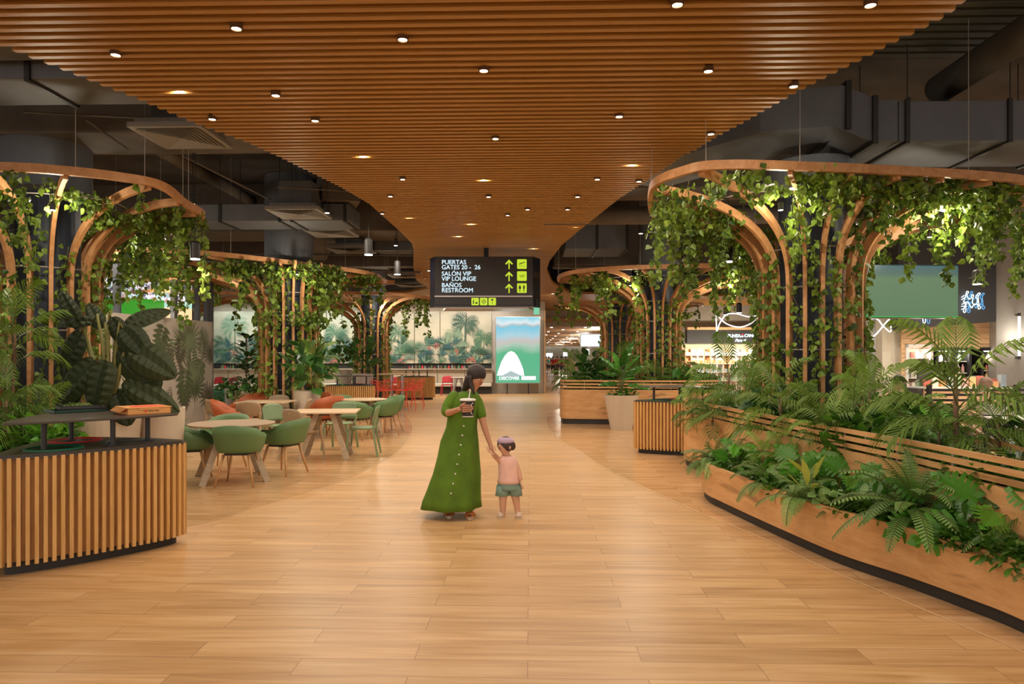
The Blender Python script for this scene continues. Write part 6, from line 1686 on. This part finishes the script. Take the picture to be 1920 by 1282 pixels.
for px, py, dy in ((844, 967, -.06), (883, 966, -.12)):
    b_ = P4(px, py, dy, 0); x, y = b_[0], b_[1]
    o = MB(); foot = [(x+.042*cos(a*pi/8)*(1 if sin(a*pi/8) < 0 else .8), y+.03+.115*sin(a*pi/8)) for a in range(16)]; o.prism(foot, .001, .026); sh = obj('sandal', o, M_sole, wt, bevel=.006)
    o = MB(); o.tube([(x-.045, y-.0, .03), (x-.03, y-.01, .062), (x, y-.012, .072), (x+.03, y-.01, .062), (x+.045, y, .03)], .014, 8); o.tube([(x-.042, y-.035, .03), (x-.02, y-.04, .055), (x, y-.042, .060), (x+.02, y-.04, .055), (x+.042, y-.035, .03)], .011, 8); obj('strap', o, M_sandal, sh, smooth=True)
    for k in range(5): o = MB(); ell(o, (x-.028+k*.014, y-.075, .034), (.008, .016, .008), 8, 6); obj('toe', o, M_skin, wt)
# cup in her hand
cp = wo+RIGHT*((880-866)/184.3)+FWD*(-.255); t = thing('drink_cup', 'dark patterned paper cup with a white lid and straw held by the person in green', 'cup', (cp.x, cp.y, EYE-(777-HZ)/184.3), YAW)
mb = MB(); mb.lathe([(.052, 0), (.055, .01), (.072, .165), (.0, .165)], n=28); obj('vessel', mb, plain('cup_dark', (.03, .025, .028), .4), t, smooth=False)
mb = MB(); mb.lathe([(.077, .160), (.079, .172), (.070, .180), (.01, .186)], n=28); obj('lid', mb, M_white, t)
mb = MB(); mb.cyl((.01, 0, .18), (.025, 0, .27), .006, n=8); obj('straw', mb, M_white, t)
mb = MB(); mb.tube([(.045, -.045, .03), (.030, -.058, .06), (.05, -.048, .09), (.035, -.062, .12), (.055, -.05, .145)], .004, 5); obj('pattern', mb, M_white, t)
mb = MB(); mb.lathe([(.0545, .004), (.0565, .014)], n=28); obj('base_band', mb, M_white, t)

# ---- toddler
to = G(951, 969); tt_ = thing('person', 'toddler in a pink top and teal shorts holding the hand of the person in green', 'person', (to.x, to.y, 0), YAW)
def K4(px, py, dy, r): return ((px-951)/182.5, dy, EYE-(py-HZ)/182.5, r)
hp = K4(953, 900, 0, .078); cs_ = K4(952, 866, 0, .072)
tb = [[hp, K4(953, 884, 0, .078), cs_, K4(950, 852, 0, .05), K4(948, 845, 0, .036), K4(946, 836, -.015, .068), K4(945, 829, -.01, .076), K4(946, 822, 0, .055)],
      [hp, K4(945, 908, .0, .058), K4(943, 930, -.02, .042), K4(943, 950, .0, .032), K4(943, 960, .0, .028), K4(936, 964, -.05, .024)],
      [hp, K4(962, 908, .0, .058), K4(967, 930, .0, .042), K4(970, 950, 0.02, .032), K4(971, 960, .0, .028), K4(972, 965, -.07, .024)],
      [cs_, K4(940, 858, -.02, .034), K4(932, 853, -.05, .028), K4(926, 845, -.08, .022), K4(925.5, 842, -.09, .022)],
      [cs_, K4(965, 862, 0, .036), K4(971, 877, -.01, .030), K4(975, 890, -.03, .024), K4(976, 895, -.03, .024)]]
tb += fingers(V(K4(976, 896, -.03, 0)[:3]), (.1, -.1, -1), (-1, 0, 0), (0, -1, -.2), .04, .5, .006) + fingers(V(K4(925.5, 841, -.09, 0)[:3]), (-.3, 0, 1), (0, -1, 0), (-1, 0, .2), .035, .7, .006)
skin('body', tb, M_skin2, tt_)
th = V(K4(945.5, 832, -.012, 0)[:3]); f2 = V((-.6, -.7, .2)).normalized(); s2 = f2.cross(V((0, 0, 1))).normalized(); u2 = s2.cross(f2)
mb = MB(); ell(mb, th-f2*.018+u2*.02, (.086, .086, .082), 18, 12); ell(mb, th+V((.085, .02, .0)), (.03, .035, .045)); obj('hair', mb, matof('toddler_hair', (.06, .035, .035), .6), tt_, smooth=True)
mb = MB(); ell(mb, th-f2*.01+u2*.052, (.086, .086, .045), 16, 10); obj('headband', mb, matof('lilac_cloth', (.50, .36, .50), .8), tt_, smooth=True)
mb = MB(); mb.tube([th+f2*.070+u2*.0, th+f2*.084-u2*.012], [.005, .008], 6); obj('nose', mb, M_skin2, tt_)
mb = MB(); mb.tube([th+f2*.068-s2*.014-u2*.03, th+f2*.074-u2*.032, th+f2*.068+s2*.014-u2*.03], .004, 5); obj('mouth', mb, MATS['lips'], tt_)
for s_ in (-1, 1):
    mb = MB(); ell(mb, th+f2*.066+s2*.026*s_+u2*.008, (.008,)*3, 8, 6); obj('eye', mb, M_black, tt_); mb = MB(); ell(mb, th+s2*.076*s_-u2*.008, (.012, .010, .018)); obj('ear', mb, M_skin2, tt_)
def rr(fn, secs, nm, mat, par, n=22, wav=.03):
    m = MB(); vs = []; fs = []
    for j, (px, py, dy, rx, ry) in enumerate(secs):
        x, y, z, _ = fn(px, py, dy, 0)
        for i in range(n): a = 2*pi*i/n; k = 1+wav*j/len(secs)*sin(5*a); vs.append((x+cos(a)*rx*k, y+sin(a)*ry*k, z))
    for j in range(len(secs)-1):
        for i in range(n): fs.append((j*n+i, j*n+(i+1) % n, (j+1)*n+(i+1) % n, (j+1)*n+i))
    m.add(vs, fs); o = obj(nm, m, mat, par, smooth=True); s_ = o.modifiers.new('thick', 'SOLIDIFY'); s_.thickness = .005; return o
rr(K4, [(950, 850, 0, .042, .045), (951, 854, 0, .085, .07), (952, 864, 0, .094, .082), (953, 880, 0, .094, .088), (954, 893, 0, .104, .098), (954, 899, 0, .114, .106)], 'top', matof('pink_knit', (.82, .50, .43), .9, var=.08, vscale=12), tt_)
skin('sleeve', [[K4(944, 857, -.01, .045), K4(936, 856, -.035, .038)]], MATS['pink_knit'], tt_, 1); skin('sleeve', [[K4(961, 858, 0, .046), K4(968, 870, -.01, .040)]], MATS['pink_knit'], tt_, 1)
matof('teal_cotton', (.22, .34, .29), .9)
rr(K4, [(953, 893, 0, .098, .092), (954, 900, 0, .106, .098), (955, 907, 0, .110, .10), (955, 911, 0, .104, .094)], 'shorts', MATS['teal_cotton'], tt_)
rr(K4, [(944, 904, 0, .066, .072), (943, 913, -.005, .064, .068), (942, 922, -.01, .066, .066)], 'shorts_leg', MATS['teal_cotton'], tt_); rr(K4, [(965, 904, 0, .060, .072), (966, 913, 0, .060, .068), (967, 922, 0, .062, .066)], 'shorts_leg', MATS['teal_cotton'], tt_)
for px, py, dy in ((939, 966, -.03), (972, 967, -.035)):
    b_ = K4(px, py, dy, 0); mb = MB(); ell(mb, (b_[0], b_[1], .028), (.034, .070, .027)); o = obj('shoe', mb, matof('shoe_pale', (.66, .48, .38), .7), tt_, smooth=True)
    mb = MB(); mb.prism([(b_[0]+.038*cos(a*pi/8), b_[1]+.075*sin(a*pi/8)) for a in range(16)], .0, .012); obj('sole', mb, M_sole, o)

# ---- generic standing / walking figure (corridor) and seated ones
def walker(label, loc, rz, shirt, trousers, skinm, hairm, h=1.7, sub=1, longhair=False, bag=None, group=None):
    k = h/1.7; t = thing('person', label, 'person', loc, rz); t.scale = (k, k, k)
    hip_ = (0, 0, .93, .12); cst = (0, 0, 1.30, .13); 
    skin('body', [[hip_, (0, 0, 1.12, .11), cst, (0, 0, 1.43, .07), (0, 0, 1.49, .048), (0, -.01, 1.56, .075), (0, -.005, 1.62, .082), (0, 0, 1.68, .05)],
      [hip_, (.09, -.02, .86, .09), (.11, -.12, .48, .06), (.11, -.02, .10, .038), (.11, -.06, .04, .036), (.12, -.18, .03, .028)],
      [hip_, (-.09, .02, .86, .09), (-.10, .06, .48, .06), (-.10, .22, .14, .038), (-.10, .22, .06, .036), (-.10, .12, .03, .028)],
      [cst, (.19, 0, 1.38, .055), (.24, .04, 1.12, .042), (.25, -.06, .90, .032), (.25, -.10, .82, .036)], [cst, (-.19, 0, 1.38, .055), (-.24, -.04, 1.12, .042), (-.25, -.10, .92, .032), (-.25, -.14, .84, .036)]]
      +fingers((.25, -.10, .82), (0, -.2, -1), (1, 0, 0), (0, -1, -.3), .07, .4, .009)+fingers((-.25, -.14, .84), (0, -.2, -1), (-1, 0, 0), (0, -1, -.3), .07, .4, .009), skinm, t, sub)
    skin('shirt', [[(0, 0, .92, .145), (0, 0, 1.12, .135), (0, 0, 1.30, .15), (0, 0, 1.40, .10)], [(0, 0, 1.30, .15), (.19, 0, 1.37, .072), (.23, .02, 1.18, .062)], [(0, 0, 1.30, .15), (-.19, 0, 1.37, .072), (-.23, -.02, 1.18, .062)]], shirt, t, sub)
    skin('trousers', [[(0, 0, .93, .135), (.09, -.02, .84, .105), (.11, -.11, .50, .078)], [(0, 0, .93, .135), (-.09, .02, .84, .105), (-.10, .06, .50, .078)]], trousers, t, sub)
    mb = MB(); ell(mb, (0, .018, 1.635), (.094, .098, .092)); 
    if longhair: mb.tube([(0, .06, 1.64), (0, .09, 1.5), (0, .10, 1.32)], [.07, .07, .03], 10)
    obj('hair', mb, hairm, t, smooth=True)
    mb = MB(); mb.tube([(0, -.078, 1.61), (0, -.098, 1.585)], [.008, .012], 6); obj('nose', mb, skinm, t)
    for s_ in (-1, 1): mb = MB(); ell(mb, (s_*.03, -.075, 1.615), (.010,)*3, 8, 6); obj('eye', mb, M_black, t)
    return t
cloth = lambda n, c: matof('cloth_'+n, c, .9)
red, blk, wht, den, pnk, tea, org, gry = cloth('red', (.50, .03, .03)), cloth('black', (.03, .03, .035)), cloth('white', (.7, .68, .64)), cloth('denim', (.10, .14, .22)), cloth('peach', (.70, .45, .36)), cloth('teal', (.05, .22, .20)), cloth('orange', (.7, .25, .05)), cloth('grey', (.30, .30, .31))
for i, (px, d, rz, sh, tr_, hm, lab) in enumerate([(1037, 62, pi, red, blk, M_hair, 'person in a red shirt walking away down the corridor'), (1029, 66, pi, tea, blk, M_hair, 'person in teal beside the red shirt in the corridor'), (1045, 70, 0, red, blk, M_hair, 'person in dark red farther down the corridor'),
    (1053, 60, 2.6, cloth('maroon', (.25, .05, .05)), den, M_hair, 'person in maroon right of the red shirt in the corridor'), (1061, 58, .3, blk, blk, M_hair, 'person in black in the middle of the corridor'), (1070, 34, 0, pnk, wht, MATS['brown_trunk'], 'fair person in a peach top just inside the corridor'),
    (1090, 46, pi, pnk, den, M_hair, 'person in peach near the big corridor monitor'), (1025, 80, 0, org, den, M_hair, 'small distant person in orange at the left edge of the corridor')]):
    walker(lab, W(px, d), rz, sh, tr_, M_skin2 if i in (5, 6) else M_skin, hm, 1.7, 1)
mb = MB(); mb.box((0, 0, .38), (.40, .25, .62)); t = thing('suitcase', 'small olive suitcase beside the red-shirted person in the corridor', 'suitcase', W(1043, 61), 0); obj('shell', mb, cloth('olive', (.12, .14, .05)), t, bevel=.04)
mb = MB(); mb.tube([(-.12, 0, .68), (-.12, 0, .95), (.12, 0, .95), (.12, 0, .68)], .012, 6); obj('handle', mb, M_black, t)
for x in (-.15, .15): mb = MB(); mb.cyl((x, -.03, .035), (x, .03, .035), .035, n=12); obj('wheel', mb, M_black, t)
def sitter(label, loc, rz, shirt, skinm, hairm, beard=False, lean=.18, bald=False):
    t = thing('person', label, 'person', loc, rz)
    hip_ = (0, .12, .52, .13); cst = (0, -lean*.4+.06, .88, .14); hd = V((0, -lean-.02, 1.19))
    skin('body', [[hip_, (0, .10, .70, .12), cst, (0, -lean*.5, 1.0, .075), (0, -lean*.8, 1.06, .05), (hd.x, hd.y, hd.z-.06, .075), (hd.x, hd.y+.01, hd.z, .085), (hd.x, hd.y+.02, hd.z+.07, .055)],
      [hip_, (.10, .0, .50, .09), (.13, -.38, .50, .065), (.13, -.40, .12, .042), (.13, -.42, .05, .036), (.13, -.52, .03, .03)], [hip_, (-.10, .0, .50, .09), (-.13, -.38, .50, .065), (-.13, -.40, .12, .042), (-.13, -.42, .05, .036), (-.13, -.52, .03, .03)],
      [cst, (.19, -.02, .95, .058), (.25, -.16, .79, .045), (.14, -.36, .80, .034), (.08, -.40, .83, .036)], [cst, (-.19, -.02, .95, .058), (-.25, -.16, .79, .045), (-.14, -.36, .80, .034), (-.08, -.40, .83, .036)]]
      +fingers((.08, -.40, .83), (-.6, -.6, .3), (.3, -.5, .5), (0, 0, 1), .07, .4, .009)+fingers((-.08, -.40, .83), (.6, -.6, .3), (-.3, -.5, .5), (0, 0, 1), .07, .4, .009), skinm, t, 2)
    skin('shirt', [[(0, .12, .50, .155), (0, .10, .70, .145), (0, cst[1], .88, .16), (0, cst[1]-.04, .98, .10)], [(0, cst[1], .88, .16), (.19, -.02, .94, .078), (.24, -.13, .82, .064)], [(0, cst[1], .88, .16), (-.19, -.02, .94, .078), (-.24, -.13, .82, .064)]], shirt, t, 2)
    skin('trousers', [[(0, .12, .52, .145), (.10, .0, .50, .105), (.13, -.38, .50, .080), (.13, -.40, .12, .06)], [(0, .12, .52, .145), (-.10, .0, .50, .105), (-.13, -.38, .50, .080), (-.13, -.40, .12, .06)]], den, t, 1)
    mb = MB(); ell(mb, hd+V((0, .022, .025 if not bald else .0)), (.097, .100, .092)); obj('hair', mb, hairm, t, smooth=True)
    if beard: mb = MB(); ell(mb, hd+V((0, -.050, -.075)), (.062, .050, .062)); obj('beard', mb, hairm, t, smooth=True)
    mb = MB(); mb.tube([hd+V((0, -.078, -.005)), hd+V((0, -.100, -.03))], [.008, .013], 6); obj('nose', mb, skinm, t)
    for s_ in (-1, 1): mb = MB(); ell(mb, hd+V((s_*.03, -.076, .0)), (.010,)*3, 8, 6); obj('eye', mb, M_black, t); mb = MB(); ell(mb, hd+V((s_*.085, .01, -.01)), (.012, .016, .028)); obj('ear', mb, skinm, t)
    return t
sitter('bearded person in a grey shirt leaning over a table by the shop', W(1664, 12.0), radians(75), gry, M_skin2, M_hair, True)
sitter('grey-haired person in a white patterned shirt seated at the right, seen from behind', W(1858, 10.4), radians(170), cloth('pattern_white', (.55, .52, .50)), M_skin2, matof('grey_hair', (.40, .26, .20), .8, var=.4, vscale=12), bald=False)
for lab, px, d, rz in (('dark chair under the bearded person by the shop', 1660, 12.05, radians(75)+pi), ('dark chair under the grey-haired person at the right', 1858, 10.25, radians(170)+pi)):
    p = W(px, d); t = thing('cafe_chair', lab, 'chair', p, rz)
    mb = MB(); mb.box((0, 0, .38), (.42, .42, .03)); obj('seat', mb, M_black, t, bevel=.01)
    mb = MB(); mb.box((0, -.21, .62), (.40, .025, .30)); obj('backrest', mb, M_black, t, bevel=.01)
    for a in (-1, 1):
        for b in (-1, 1): mb = MB(); mb.box((a*.18, b*.19, .18 if b > 0 else .30), (.03, .03, .36 if b > 0 else .60)); obj('leg', mb, M_black, t)
